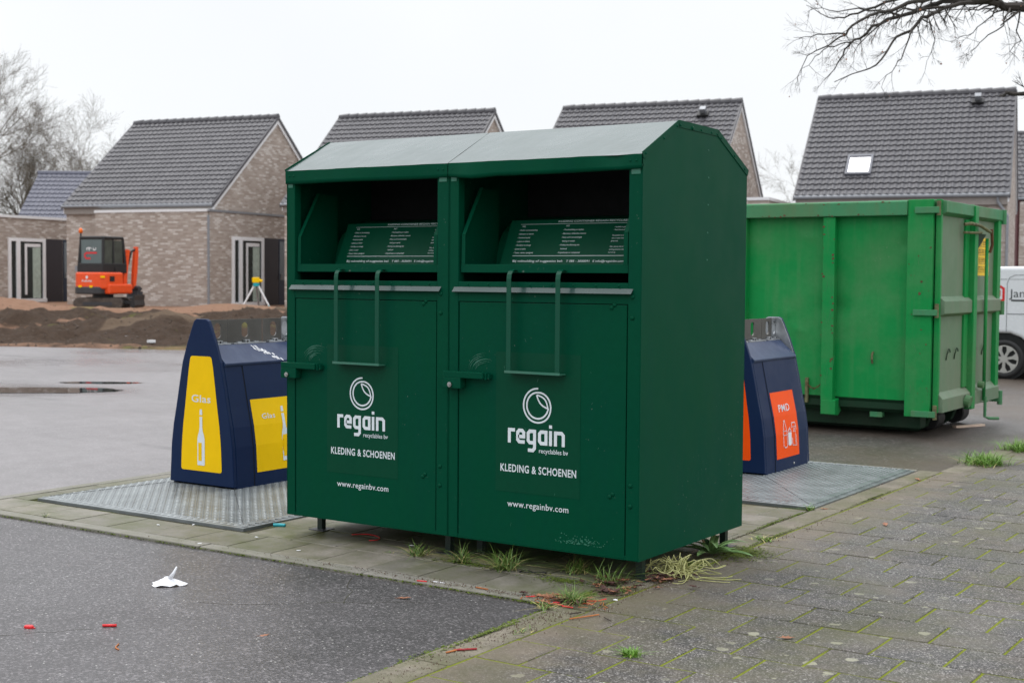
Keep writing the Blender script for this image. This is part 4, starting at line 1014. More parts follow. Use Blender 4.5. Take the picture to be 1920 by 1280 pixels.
# ------------------------------------------------------------------ white van
def van():
    X0, Y0 = -2.13, 15.30
    root = thing('parked_van', 'white van with a red house logo, half hidden behind the green skip', 'van', (X0, Y0, -.012))
    Wd = 1.75; wr = .295
    body = [(-.80, .42), (-.82, .80), (-.78, 1.15), (-.72, 1.50), (-.62, 1.635), (-.40, 1.665), (2.2, 1.675), (2.55, 1.62), (3.15, 1.12), (3.85, .98), (4.05, .80), (4.08, .40), (3.9, .26), (3.38, .25), (3.36, .42), (3.28, .56), (3.10, .66), (2.9, .68), (2.7, .66), (2.52, .56), (2.44, .42), (2.42, .24), (.46, .24), (.44, .32), (.37, .50), (.24, .62), (.08, .68), (-.08, .68), (-.24, .62), (-.36, .50), (-.42, .36), (-.44, .28), (-.75, .28)]
    m = MB(); m.prism(body, .0, Wd, 'y'); b = m.build('body', M_['vanwhite'], root, bevel=.05, seg=3)
    m = MB(); m.box(1.1, 1.7, .25, 1.4, 1.675, 1.72); m.build('roof_pod', M_['vanwhite'], root, bevel=.03)
    m = MB(); m.box(.47, 2.42, -.012, .02, .22, .34); m.build('sill_trim', M_['dkgrey'], root, bevel=.006)
    for wx in (0, 2.9):
        for yy, s_ in ((.02, -1), (Wd - .22, 1)):
            yo = yy if s_ < 0 else yy; n = 28
            m = MB()
            for k in range(n):
                pass
            rings = [(.20, 0.02), (.235, 0), (.278, .004), (wr, .03), (wr, .17), (.27, .2), (.20, .2)]
            b0 = len(m.v)
            for r_, y_ in rings:
                for k in range(n): a = 6.28318 * k / n; m.v.append((wx + r_ * math.cos(a), (yo + y_) if s_ < 0 else (yo + .2 - y_), wr + r_ * math.sin(a)))
            for i in range(len(rings) - 1):
                for k in range(n): k2 = (k + 1) % n; m.f.append((b0 + i * n + k, b0 + i * n + k2, b0 + (i + 1) * n + k2, b0 + (i + 1) * n + k)); m.m.append(0)
            wheel = m.build('wheel', M_['black'], root, smooth=True)
            yf = yo + .018 if s_ < 0 else yo + .182
            m = MB(); m.cyl((wx, yf - .012 * s_, wr), (wx, yf - .016 * s_, wr), .225, n); m.build('wheel_well', M_['black'], wheel)
            m = MB(); d = s_
            for k in range(7):
                a = 6.28318 * k / 7 + .2
                P = []
                for (rr, da) in ((.04, -.5), (.13, -.17), (.195, -.30), (.203, 0), (.195, .30), (.13, .17), (.04, .5)): P.append((wx + rr * math.cos(a + da), wr + rr * math.sin(a + da)))
                m.prism([(p[0], p[1]) for p in P], yf, yf + .012 * d, 'y')
            m.cyl((wx, yf + .004, wr), (wx, yf + .016 * d, wr), .055, 16)
            for q in range(24):
                a, a2 = 6.28318 * q / 24, 6.28318 * (q + 1) / 24
                m.prism([(wx + .188 * math.cos(a), wr + .188 * math.sin(a)), (wx + .207 * math.cos(a), wr + .207 * math.sin(a)), (wx + .207 * math.cos(a2), wr + .207 * math.sin(a2)), (wx + .188 * math.cos(a2), wr + .188 * math.sin(a2))], yf, yf + .010 * d, 'y')
            m.build('hubcap', M_['hubgrey'], wheel)
            m = MB(); m.cyl((wx, .04 if s_ < 0 else Wd - .3, wr + .04), (wx, .3 if s_ < 0 else Wd - .04, wr + .04), .36, 24); m.build('wheel_arch', M_['dark'], root)
    FB = FR((0, -.0025, 0), (1, 0, 0), (0, 0, 1)); m = MB()
    m.ribbon([(.03, .70), (.03, 1.42), (.06, 1.50), (.14, 1.54), (1.3, 1.545)], .010, FB); m.ribbon([(-.70, 1.475), (.03, 1.478)], .008, FB); m.ribbon([(.05, 1.478), (1.3, 1.48)], .006, FB)
    m.ribbon([(1.32, 1.545), (1.36, 1.4), (1.36, .34)], .010, FB); m.build('panel_seam', M_['zinc'], root)
    m = MB(); m.box(.03, 1.34, -.004, .01, .96, .975); m.build('side_moulding', M_['zinc'], root, bevel=.003)
    F2 = FR((0, -.004, 0), (1, 0, 0), (0, 0, 1)); m = MB()
    m.ribbon([(-.26, 1.165), (-.02, 1.165), (-.02, 1.34), (-.16, 1.43), (-.30, 1.34), (-.30, 1.165), (-.26, 1.165)], .034, F2); m.ribbon([(-.12, 1.30), (-.08, 1.30), (-.08, 1.24), (-.16, 1.22)], .03, F2)
    m.build('house_logo', M_['red'], root)
    m = MB(); add_text(m, 'Jans', .06, 1.215, F2, width=.30, cap=.125, offset=-.004); m.cur = 0
    m.poly([F2 @ Vector(p) for p in ((.09, 1.155, 0), (.60, 1.155, 0), (.60, 1.18, 0), (.09, 1.18, 0))]); m.build('lettering', M_['dkgrey'], root)
    m = MB(); m.prism([(2.0, 1.56), (2.5, 1.56), (3.02, 1.14), (2.0, 1.12)], -.004, .004, 'y'); m.build('side_window', M_['glass'], root)
    m = MB(); m.cyl((.055 + .28, -.006, .305), (.055 + .28, -.02, .305), .018, 10); m.build('reflector', M_['yellow'], root)
    return root
M_['hubgrey'] = plain('hubcap_silver', (.45, .44, .42), .45, .3, var=.08)
van()

# ------------------------------------------------------------------ houses
def roof_mesh(L_, slope, rows, twd, M, parent, mat, name='roof'):
    """profiled roof tiles: u along the eave 0..L_, v up the slope; M maps (u, v, height)"""
    m = MB(); nu = int(L_ / twd) * 6
    def prof(u):
        f = (u / twd) % 1.0
        return .030 * (math.sin(math.pi * min(1, f / .62)) ** 1.0 if f < .62 else 0) - .004
    rv = slope / rows
    for j in range(rows):
        b0 = len(m.v)
        for (v, h) in ((j * rv - .02, .036), (j * rv - .02, .062), ((j + 1) * rv, .026)):
            for i in range(nu + 1):
                u = L_ * i / nu; m.v.append(tuple(M @ Vector((u, v + (.014 * math.cos(2 * math.pi * u / twd) if v < j * rv else 0), h + prof(u) - .0))))
        for q in range(2):
            for i in range(nu): a = b0 + q * (nu + 1) + i; m.f.append((a, a + 1, a + nu + 2, a + nu + 1)); m.m.append(0)
    m.poly([M @ Vector(p) for p in ((0, 0, .0), (L_, 0, .0), (L_, slope, .0), (0, slope, .0))])
    return m.build(name, mat, parent)
HS, EZ, RZ, HL = 4.02, 3.50, 6.80, 6.35
HLEN = math.hypot(HS, RZ - EZ)
def skylight(par, u, v, M):
    m = MB(); w_, h_ = .80, .98
    for (a, b_, c, d) in ((u, u + w_, v, v + .09), (u, u + w_, v + h_ - .09, v + h_), (u, u + .08, v + .09, v + h_ - .09), (u + w_ - .08, u + w_, v + .09, v + h_ - .09)): m.box(a, b_, c, d, .03, .13, M)
    f = m.build('skylight', M_['anthra_frame'], par); m = MB(); m.box(u + .08, u + w_ - .08, v + .09, v + h_ - .09, .08, .10, M); m.build('pane', M_['skylight'], f)
def house(label, cx_, cy_, ph, vent=False, sky_=False, ext=None, wing=True, extra=0, left_ext=True, sx=1.0):
    x, y = CW(cx_, cy_); root = thing('brick_house', label, 'house', (x, y, .35), TH - ph, 'new brick houses with grey tiled roofs')
    B_ = M_['brick']
    m = MB(); prof = [(.14, -.8), (2 * HS - .14, -.8), (2 * HS - .14, EZ - .02), (HS, RZ - .12), (.14, EZ - .02)]
    m.prism(prof, -HL + .03, -.03, 'x'); m.build('wall', B_, root)
    MF = Matrix(((1, 0, 0, -HL), (0, HS / HLEN, -(RZ - EZ) / HLEN, 0), (0, (RZ - EZ) / HLEN, HS / HLEN, EZ), (0, 0, 0, 1)))
    rf = roof_mesh(HL, HLEN, 19, .212, MF, root, M_['tile'])
    MBk = Matrix(((-1, 0, 0, 0), (0, -HS / HLEN, (RZ - EZ) / HLEN, 2 * HS), (0, (RZ - EZ) / HLEN, HS / HLEN, EZ), (0, 0, 0, 1)))
    roof_mesh(HL, HLEN, 19, .212, MBk, root, M_['tile'])
    m = MB(); n = 17
    for k in range(n):
        a, b_ = -HL + HL * k / n, -HL + HL * (k + 1) / n
        m.tube([(a - .02, HS, RZ + .012), (b_ + .03, HS, RZ + .03)], [.115, .13], 10)
    m.build('ridge_tiles', M_['tile'], root)
    # verges: dark edge tiles and white barge board on both gables
    for xa, xb in ((-.002, .055), (-HL - .055, -HL + .002)):
        for s_ in (0, 1):
            m = MB(); P = [(-.05, EZ - .01), (HS, RZ + .06), (HS, RZ - .06), (-.05, EZ - .13)]
            if s_: P = [(2 * HS - p, z) for p, z in P]
            m.prism(P, xa, xb, 'x'); m.build('verge', M_['tile'], root)
            m = MB(); P = [(.02, EZ - .07), (HS, RZ - .062), (HS, RZ - .22), (.02, EZ - .23)]
            if s_: P = [(2 * HS - p, z) for p, z in P]
            m.prism(P, -.028 if xa > -1 else -HL - .0, -.0 + .02 if xa > -1 else -HL + .026, 'x'); m.build('barge_board', M_['rim'], root)
    m = MB(); m.box(-HL + .02, -.02, .03, .138, EZ - .30, EZ - .03); m.build('fascia', M_['fascia'], root)
    m = MB(); m.tube([(-HL - .02, -.03, EZ - .03), (.03, -.03, EZ - .03)], .060, 10); m.build('gutter', M_['zinc'], root)
    if ext:
        a, b_ = ext; m = MB(); m.box(a, b_, -.22, .139, -.8, 3.22); ex = m.build('extension_wall', B_, root)
        m = MB(); m.box(a - .02, b_ + .02, -.25, .10, 3.223, 3.315); m.build('roof_trim', M_['rim'], ex)
    if wing:
        m = MB(); m.box(-.029, .045, -.22, 2 * HS - .1, -.8, 3.22); sw = m.build('side_wall', B_, root)
        m = MB(); m.box(-.03, .075, -.25, 2 * HS - .08, 3.223, 3.30); m.build('roof_trim', M_['zinc'], sw)
        m = MB(); m.tube([(.02, -.26, 3.10), (.02, -.26, -.1)], .045, 8); m.build('downpipe', M_['zinc'], root)
        window_set(root, FRX(.045), 1.05)
    else:
        m = MB(); m.tube([(-.30, -.03, EZ - .10), (-.30, .0, EZ - .22), (-.02, .09, EZ - .62), (-.02, .09, EZ - .7), (-.02, .09, 0)], .045, 8); m.build('downpipe', M_['zinc'], root)
    if extra:
        m = MB(); m.box(.0, extra, -.28, 3.2, -.8, 3.38); sw = m.build('side_extension', B_, root)
        m = MB(); m.box(-.02, extra + .03, -.31, 3.23, 3.383, 3.47); m.build('roof_trim', M_['rim'], sw)
    if vent:
        u, v = vent; m = MB(); m.box(u - .19, u + .19, v - .12, v + .10, .05, .15, MF); vt = m.build('roof_vent', M_['black'], rf)
        m = MB(); m.box(u - .10, u + .10, v - .02, v + .16, .15, .30, MF); m.build('vent_cap', M_['zinc'], vt)
    if sky_: skylight(rf, sky_[0], sky_[1], MF)
    root.scale = (sx, 1, 1)
    return root
def FRX(x): return FR((x, 0, 0), (0, 1, 0), (0, 0, 1))
def window_set(root, F, s0, door_right=True):
    """full-height white framed glazing, dark panel and door on a side wall; F maps (s, z, out)"""
    def bx(mb, a, b_, c, d, e, f): mb.box(a, b_, c, d, e, f, F)
    z0, z1 = .05, 2.42
    m = MB(); bx(m, s0, s0 + .13, z0, z1, .0, .05); bx(m, s0 + 1.81, s0 + 1.95, z0, z1, .0, .05); bx(m, s0 + .13, s0 + 1.81, z1 - .12, z1, .0, .05); bx(m, s0 - .03, s0 + 1.98, z0 - .03, z0 + .10, .0, .07)
    bx(m, s0 + .40, s0 + .60, z0 + .10, z1 - .12, .0, .051); w = m.build('window', M_['upvc'], root)
    m = MB(); bx(m, s0 + .09, s0 + .42, z0 + .1, z1 - .09, .0, .012); m.build('pane', M_['glass'], w)
    m = MB(); bx(m, s0 + .56, s0 + 1.86, z0 + .1, z1 - .09, .0, .012); m.build('pane', M_['glass'], w)
    m = MB(); bx(m, s0 + .86, s0 + .98, z0 + .25, z1 - .2, .013, .016); bx(m, s0 + .98, s0 + 1.7, z1 - .32, z1 - .2, .013, .016); m.build('inner_frame', M_['upvc'], w)
    m = MB(); bx(m, s0 + 1.28, s0 + 1.70, z0 + .12, z1 - .34, .013, .018); m.build('curtain', M_['curtain'], w)
    m = MB(); bx(m, s0 + 1.99, s0 + 2.90, -.3, z1, .0, .03); m.build('cladding_panel', M_['anthracite'], root)
    m = MB(); bx(m, s0 + 2.95, s0 + 3.85, -.02, z1, .0, .02); d = m.build('door', M_['navydoor'], root)
    m = MB(); bx(m, s0 + 3.0, s0 + 3.80, .92, z1 - .10, .02, .03); m.build('pane', M_['glassgrey'], d)
    m = MB(); bx(m, s0 + 3.02, s0 + 3.05, .95, 1.15, .02, .08); m.build('handle', M_['steel'], d)
M_['curtain'] = plain('pale_green_curtain', (.42, .50, .44), .8, var=.2, scale=8)
M_['anthra_frame'] = plain('skylight_frame', (.12, .125, .15), .45)
house('brick house with grey tiled roof standing behind the orange mini excavator', -10.14, 46.35, .40, ext=(-4.75, .03), left_ext=False)
house('brick house with tiled roof showing above the roof of the left clothing container', -2.18, 44.05, .385, wing=True, sx=.955)
house('brick house with a roof vent, its gable rising behind the right container', 5.90, 40.95, .378, vent=(5.2, HLEN - .78), wing=False, extra=1.85, sx=.96)
house('brick house with a skylight low in its grey tiled roof, behind the green skip', 13.70, 38.0, .378, vent=(5.22, HLEN - .62), sky_=(1.42, .92), wing=False, sx=.925)
house('brick house with grey tiled roof at the right, outside the picture', 26.0, 13.0, -.15, wing=True)
# flat-roofed house on the far left
def flat_house():
    x, y = CW(-19.13, 49.9); root = thing('flat_roofed_house', 'low flat-roofed brick building with a white framed window at the left edge', 'house', (x, y, .35), TH - .40)
    m = MB(); m.box(-9, 0, -5.5, 8.2, -.8, 3.16); m.build('wall', M_['brick'], root)
    m = MB(); m.box(-9.05, .05, -5.55, 8.25, 3.163, 3.26); m.build('roof_trim', M_['rim'], root)
    window_set(root, FRX(.0), 1.05)
    return root
flat_house()
def side_house(name, label, cat, cx_, cy_, rz, L_, hs, ez, rz_, mat, wallm, rows=14):
    x, y = CW(cx_, cy_); root = thing(name, label, cat, (x, y, .2), rz); sl = math.hypot(hs, rz_ - ez)
    m = MB(); m.prism([(.1, -.6), (2 * hs - .1, -.6), (2 * hs - .1, ez), (hs, rz_ - .1), (.1, ez)], .03, L_ - .03, 'x'); m.build('wall', wallm, root)
    MF = Matrix(((1, 0, 0, 0), (0, hs / sl, -(rz_ - ez) / sl, 0), (0, (rz_ - ez) / sl, hs / sl, ez), (0, 0, 0, 1)))
    MK = Matrix(((-1, 0, 0, L_), (0, -hs / sl, (rz_ - ez) / sl, 2 * hs), (0, (rz_ - ez) / sl, hs / sl, ez), (0, 0, 0, 1)))
    roof_mesh(L_, sl, rows, .22, MF, root, mat); roof_mesh(L_, sl, rows, .22, MK, root, mat)
    m = MB(); m.tube([(-.03, hs, rz_ + .02), (L_ + .03, hs, rz_ + .02)], .12, 8); m.build('ridge_tiles', mat, root)
    m = MB(); m.tube([(-.02, -.03, ez - .03), (L_ + .02, -.03, ez - .03)], .06, 8); m.build('gutter', M_['zinc'], root)
    return root
side_house('distant_house', 'distant house with a blue grey tiled roof behind the flat-roofed building', 'house', -21.45, 58.6, TH + .0, 9.0, 3.6, 3.0, 5.75, M_['tileblue'], M_['brick'], 14)
r_ = side_house('red_boarded_house', 'house with dark red boarding and grey tiled roof at the right edge', 'house', 20.2, 55.0, TH - .05, 9.0, 4.0, 4.55, 7.5, M_['tile'], M_['redbrick'], 15)
m = MB(); m.tube([(1.05, -.05, 4.45), (1.05, -.05, -.2)], .05, 8); m.build('downpipe', M_['zinc'], r_)
m = MB(); m.box(.1, .5, -.03, .05, -.2, 4.4); m.build('corner_pier', M_['brick'], r_)
m = MB(); m.box(3.0, 4.3, -.02, .12, .8, 2.3); w_ = m.build('window', M_['upvc'], r_); m = MB(); m.box(3.1, 4.2, -.035, .0, .9, 2.2); m.build('pane', M_['glass'], w_)

# ------------------------------------------------------------------ building-site soil
def soil_z(cx_, cy_):
    e0 = 26.6 - (cx_ + 6.5) * .24                      # front edge of the soil
    t = (cy_ - e0)
    if t < 0: return -.03
    base = .34 * min(1, t / 15)
    n1 = noise.fractal((cx_ * .28, cy_ * .16, 3.1), .9, 2.1, 4); n2 = noise.fractal((cx_ * 1.1, cy_ * .5, 7.7), .9, 2.1, 4)
    amp = min(1, t / 1.5) * max(.06, 1 - max(0, t - 9) / 6)
    h = base + amp * (.13 + .26 * n1 + .18 * n2 + .13 * noise.noise((cx_ * 3, cy_ * 2, 1)))
    h += .34 * math.exp(-((cx_ + 14.6) / 2.6) ** 2 - ((cy_ - 40.6) / 1.5) ** 2) + .22 * math.exp(-((cx_ + 8.8) / 2.0) ** 2 - ((cy_ - 42.2) / 1.2) ** 2) + .18 * math.exp(-((cx_ + 17.5) / 2.0) ** 2 - ((cy_ - 42) / 1.5) ** 2)
    h += .26 * math.exp(-((cx_ + 5.6) / 2.6) ** 2 - ((cy_ - 32.3) / 1.3) ** 2) + .18 * math.exp(-((cx_ + 12) / 2.4) ** 2 - ((cy_ - 34) / 1.2) ** 2)
    pit = min(1, 1.6 * math.exp(-((cx_ + 12.7) / 1.9) ** 2 - ((cy_ - 42.6) / 2.0) ** 2)); h = h * (1 - pit) + .33 * pit
    if cy_ > 44.2: k = min(1, (cy_ - 44.2) / 1.0); h = h * (1 - k) + .36 * k
    return h
m = MB(); NX, NY = 230, 190; at1 = []; at2 = []
for j in range(NY + 1):
    for i in range(NX + 1):
        cx_ = -30 + 31 * i / NX; f = j / NY; e0 = 26.6 - (cx_ + 6.5) * .24; cy_ = e0 - .3 + (62 - e0) * f ** 1.35
        z = soil_z(cx_, cy_); x, y = CW(cx_, cy_ + .12 * noise.noise((cx_ * 2, j * .3, 0))); m.v.append((x, y, z))
        s_ = max(0, min(1, (cy_ - 36.3 + 1.6 * noise.noise((cx_ * .4, 0, 0)) - max(0, cx_ + 9) * 2.0) / 3.0)); s_ = max(s_, .55 * math.exp(-((cy_ - e0 - 3.6 - (cx_ + 16) * .35) / .5) ** 2))
        if cy_ < e0 + .4: s_ = .5
        at1.append(s_); p_ = math.exp(-(((cy_ - 32.6 - (cx_ + 7.5) * 1.15) / 1.0) ** 2)) * (1 if cx_ > -9.2 else 0); 
        if cx_ > -8.5 and cy_ > 39: p_ = max(p_, .6)
        at2.append(p_)
for j in range(NY):
    for i in range(NX): q = j * (NX + 1) + i; m.f.append((q, q + 1, q + NX + 2, q + NX + 1)); m.m.append(0)
so = m.build('soil', M_['soil'], smooth=True); tag(so, kind='structure')
for nm, vals in (('sand', at1), ('pale', at2)):
    a = so.data.attributes.new(nm, 'FLOAT', 'POINT')
    if len(vals) == len(so.data.vertices): a.data.foreach_set('value', vals)
# soil clods scattered over the heaps
m = MB(); r = random.Random(9)
for k in range(2400):
    cx_ = r.uniform(-20, -2); e0 = 26.6 - (cx_ + 6.5) * .24; cy_ = e0 + abs(r.gauss(0, 6)); 
    if cy_ > 42: continue
    x, y = CW(cx_, cy_); z = soil_z(cx_, cy_); s_ = r.uniform(.012, .04)
    P = [Vector((r.uniform(-1, 1), r.uniform(-1, 1), r.uniform(-.5, .9))).normalized() * s_ * r.uniform(.6, 1.2) for _ in range(6)]
    b0 = len(m.v); m.v += [(x + s_, y, z), (x - s_, y + s_ * .3, z), (x + .1 * s_, y + s_, z), (x, y - s_, z), (x + s_ * r.uniform(-.4, .4), y, z + s_ * r.uniform(.6, 1.1)), (x, y, z - s_)]
    for f in ((0, 2, 4), (2, 1, 4), (1, 3, 4), (3, 0, 4)): m.f.append(tuple(b0 + i for i in f)); m.m.append(0)
cl = m.build('soil_clods', M_['clod']if 'clod' in M_ else plain('dark_soil_clod', (.075, .055, .042), .95, var=.5, scale=3)); tag(cl, 'dark clods of earth strewn over the site soil heaps', 'soil', kind='stuff')
for cx_, cy_, lb in ((-14.15, 36.9, 'white scrap lying on the soil in front of the excavator'), (-7.25, 27.5, 'white scrap at the front edge of the soil near the road'), (-8.0, 28.6, 'white scrap on dark soil near the pale sandy track')):
    x, y = CW(cx_, cy_); m = MB(); z = soil_z(cx_, cy_) + .01; m.prism([(-.09, -.04), (.05, -.06), (.10, .02), (.0, .06), (-.07, .04)], z, z + .05, 'z', Matrix.Translation((x, y, 0))); tag(m.build('scrap', M_['rim']), lb, 'scrap')

# ------------------------------------------------------------------ orange mini excavator
def excavator():
    x, y = CW(-12.85, 43.0); root = thing('mini_excavator', 'orange mini excavator with glass cab parked on sandy soil by a brick wall', 'excavator', (x, y, .36), TH + .02)
    OR, TK, DG = M_['exor'], M_['track'], M_['dkgrey']
    for yy in (-.62, .36):
        P = []; 
        for k in range(9): a = R(90 + k * 22.5); P.append((-.58 + .17 * math.cos(a), .17 + .17 * math.sin(a)))
        for k in range(9): a = R(-90 + k * 22.5); P.append((.58 + .17 * math.cos(a), .17 + .17 * math.sin(a)))
        m = MB(); m.prism(P, yy, yy + .26, 'y'); t = m.build('track', TK, root)
        m = MB()
        n = len(P)
        for i in range(n):
            p, q = Vector(P[i]), Vector(P[(i + 1) % n]); L_ = (q - p).length; k = max(1, int(L_ / .07))
            for j in range(k):
                c = p + (q - p) * ((j + .5) / k); d = (q - p).normalized(); nrm = Vector((d.y, -d.x))
                if (c - Vector((0, .17))).dot(nrm) < 0: nrm = -nrm
                a_, b_ = c - d * .012, c + d * .012; m.prism([(a_.x, a_.y), (b_.x, b_.y), (b_.x + nrm.x * .018, b_.y + nrm.y * .018), (a_.x + nrm.x * .018, a_.y + nrm.y * .018)], yy, yy + .26, 'y')
        m.build('track_lugs', TK, t)
        m = MB(); m.box(-.45, .45, yy - .012, yy + .002, .12, .22); m.build('track_frame', M_['dkgrey'], t)
    m = MB(); m.box(-.4, .4, -.36, .36, .16, .34); m.cyl((0, 0, .34), (0, 0, .45), .32, 20); m.build('undercarriage', DG, root)
    # dozer blade at the right
    m = MB(); m.prism([(.98, .08), (1.10, .04), (1.16, .12), (1.13, .28), (1.16, .44), (1.10, .44), (1.04, .26)], -.62, .62, 'y'); m.box(.5, 1.05, -.38, -.28, .16, .26); m.box(.5, 1.05, .28, .38, .16, .26); m.build('dozer_blade', M_['black'], root)
    # upper structure turned towards the blade
    up = bpy.data.objects.new('upper_body', None); S.collection.objects.link(up); up.parent = root; up.rotation_euler = (0, 0, R(-27)); up.location = (0, 0, 0)
    UP = Matrix.Rotation(R(-27), 4, 'Z')
    bpy.data.objects.remove(up)
    def bld(mb, name, mat, par=root, **kw):
        mb.v = [tuple(UP @ Vector(v)) for v in mb.v] if par is root else [tuple(UP @ Vector(v)) for v in mb.v]
        return mb.build(name, mat, par, **kw)
    # counterweight: rounded rear (local -y is the rear)
    P = [(-.62, .25), (-.62, -.45), (-.55, -.60), (-.40, -.68), (.25, -.68), (.45, -.62), (.58, -.48), (.62, -.30), (.62, .25)]
    m = MB(); m.prism(P, .62, 1.14, 'z'); cw = bld(m, 'counterweight', OR, bevel=.06, seg=3)
    P2 = [(p * 1.015, q * 1.02 - .01) for p, q in P[:6]] + [(.50, -.40), (.5, .2)]
    m = MB(); m.prism(P2, .46, .70, 'z'); bld(m, 'bumper', DG, bevel=.04, seg=2)
    m = MB(); m.box(.30, .66, -.45, .62, .47, .78); bld(m, 'side_cover', OR, bevel=.05)
    F = FR((0, -.686, 0), (1, 0, 0), (0, 0, 1)); m = MB(); add_text(m, 'Kubota', -.22, .845, F, width=.40, cap=.07, offset=.02)
    m.poly([F @ Vector((-.02 + .05 * math.cos(a), .985 + .05 * math.sin(a), 0)) for a in [k * .6283 for k in range(10)]]); bld(m, 'lettering', M_['rim'], cw)
    for xx, zz in ((.50, 1.0), (-.28, .70), (.16, .70)):
        m = MB(); m.box(xx - .06, xx + .06, -.71 + (.10 if xx > .4 else 0), -.62 + (.10 if xx > .4 else 0), zz - .03, zz + .03); bld(m, 'lamp', M_['yellow'], cw)
    m = MB(); m.box(.50, .64, -.36, -.18, .86, 1.02); bld(m, 'grille', M_['black'], cw)
    # cab
    z0, z1 = 1.14, 2.26; xa, xb, ya, yb = -.58, .46, -.48, .58
    m = MB(); m.box(xa, xb, ya - .02, yb, z0 - .02, z0 + .28); bld(m, 'cab_base', M_['black'], bevel=.02)
    def leg(x0, y0, x1, y1, r_=.045): posts = MB(); posts.tube([(x0, y0, z0 + .2), (x1, y1, z1 - .06)], r_, 6); bld(posts, 'cab_post', M_['black'])
    leg(xa + .03, ya + .02, xa + .07, ya + .08); leg(xb - .03, ya + .02, xb - .07, ya + .08); leg(xa + .03, yb - .04, xa + .07, yb - .12); leg(xb - .03, yb - .04, xb - .07, yb - .12); leg(xb - .03, .02, xb - .07, .02, .03)
    m = MB(); m.prism([(xa + .03, ya + .02), (xb - .03, ya + .02), (xb - .03, yb - .08), (xa + .03, yb - .08)], z1 - .10, z1, 'z'); bld(m, 'cab_roof', M_['black'], bevel=.04)
    m = MB(); m.box(xa + .08, xb - .08, ya + .05, ya + .065, z0 + .28, z1 - .10); g = bld(m, 'cab_window', M_['cabglass'])
    F = FR((0, ya + .045, 0), (1, 0, 0), (0, 0, 1)); m = MB(); m.ribbon([(.16, 1.74), (-.26, 1.74), (-.33, 1.70), (-.33, 1.62), (-.27, 1.57), (-.10, 1.57)], .055, F); bld(m, 'red_marking', M_['red'], g)
    m = MB(); m.ribbon([(-.25, 1.82), (-.24, 1.89), (-.17, 1.90), (-.15, 1.82), (-.14, 1.90), (-.05, 1.88)], .03, F); m.ribbon([(.02, 1.91), (.02, 1.83), (.10, 1.83), (.12, 1.90)], .03, F); bld(m, 'white_marking', M_['rim'], g)
    m = MB(); m.prism([(.20, 1.42), (.38, 1.42), (.38, 2.02), (.24, 2.05), (.16, 1.9), (.28, 1.62)], ya + .02, ya + .03, 'y'); 
    m = MB(); m.box(xb - .075, xb - .06, ya + .08, .0, z0 + .28, z1 - .12); bld(m, 'cab_window', M_['cabglass2'])
    m = MB(); m.box(xb - .075, xb - .06, .04, yb - .12, z0 - .0, z1 - .12); bld(m, 'cab_window', M_['cabglass2'])
    m = MB(); m.box(xa + .06, xa + .075, ya + .08, yb - .12, z0 + .28, z1 - .12); bld(m, 'cab_window', M_['cabglass2'])
    m = MB(); m.box(xb - .05, xb + .02, .02, .10, .70, 1.3); m.box(xb - .03, xb + .02, .02, yb - .05, .66, .72); bld(m, 'door_frame', M_['black'])
    m = MB(); m.box(-.22, .18, -.2, .2, 1.3, 1.42); m.box(-.22, .18, -.25, -.18, 1.42, 1.92); bld(m, 'seat', M_['black'], bevel=.04)
    m = MB(); m.tube([(xa + .06, ya + .08, z1), (xa + .06, ya + .08, z1 + .12)], .025, 8); bc = bld(m, 'beacon_stalk', M_['black'])
    m = MB(); m.tube([(xa + .06, ya + .08, z1 + .10), (xa + .06, ya + .08, z1 + .20), (xa + .06, ya + .08, z1 + .25)], [.065, .06, .03], 12); bld(m, 'beacon', M_['beacon'], bc, smooth=True)
    m = MB(); m.box(xa - .14, xa - .04, ya + .02, ya + .05, 1.16, 1.34); bld(m, 'mirror', M_['zinc'])
    # boom in front of the cab, seen to its right
    m = MB(); m.box(-.10, .30, .55, .78, .55, .85); bld(m, 'swing_bracket', DG)
    def arm(pts, w, name, mat):
        m = MB()
        for (p, q) in zip(pts, pts[1:]):
            d = Vector((q[0] - p[0], q[1] - p[1])).normalized(); n = Vector((-d.y, d.x)); wp, wq = p[2], q[2]
            m.prism([(p[0] - n.x * wp, p[1] - n.y * wp), (q[0] - n.x * wq, q[1] - n.y * wq), (q[0] + n.x * wq, q[1] + n.y * wq), (p[0] + n.x * wp, p[1] + n.y * wp)], -w, w, 'z', Matrix.Translation((.30, 0, 0)) @ Matrix(((0, 0, 1, 0), (1, 0, 0, 0), (0, 1, 0, 0), (0, 0, 0, 1))))
        return bld(m, name, mat, bevel=.01)
    arm([(.60, .60, .07), (.62, 1.05, .09), (.70, 1.62, .09), (.78, 1.86, .06)], .07, 'boom', OR)
    arm([(1.18, 1.96, .05), (1.16, 1.72, .08), (1.10, 1.1, .08), (1.04, .62, .05)], .06, 'dipper_arm', OR)
    arm([(.80, 1.40, .03), (.95, 1.80, .03), (1.16, 1.90, .03)], .03, 'hydraulic_ram', M_['black'])
    arm([(1.04, .70, .05), (1.14, .55, .12), (1.10, .35, .13), (.95, .27, .05)], .22, 'bucket', M_['dkgrey'])
    return root
M_['beacon'] = plain('orange_beacon', (.9, .16, .01), .3, var=.03)
M_['cabglass2'] = plain('cab_side_glass', (.05, .06, .05), .08, spec=.8, var=.3, scale=4, bump=0)
excavator()
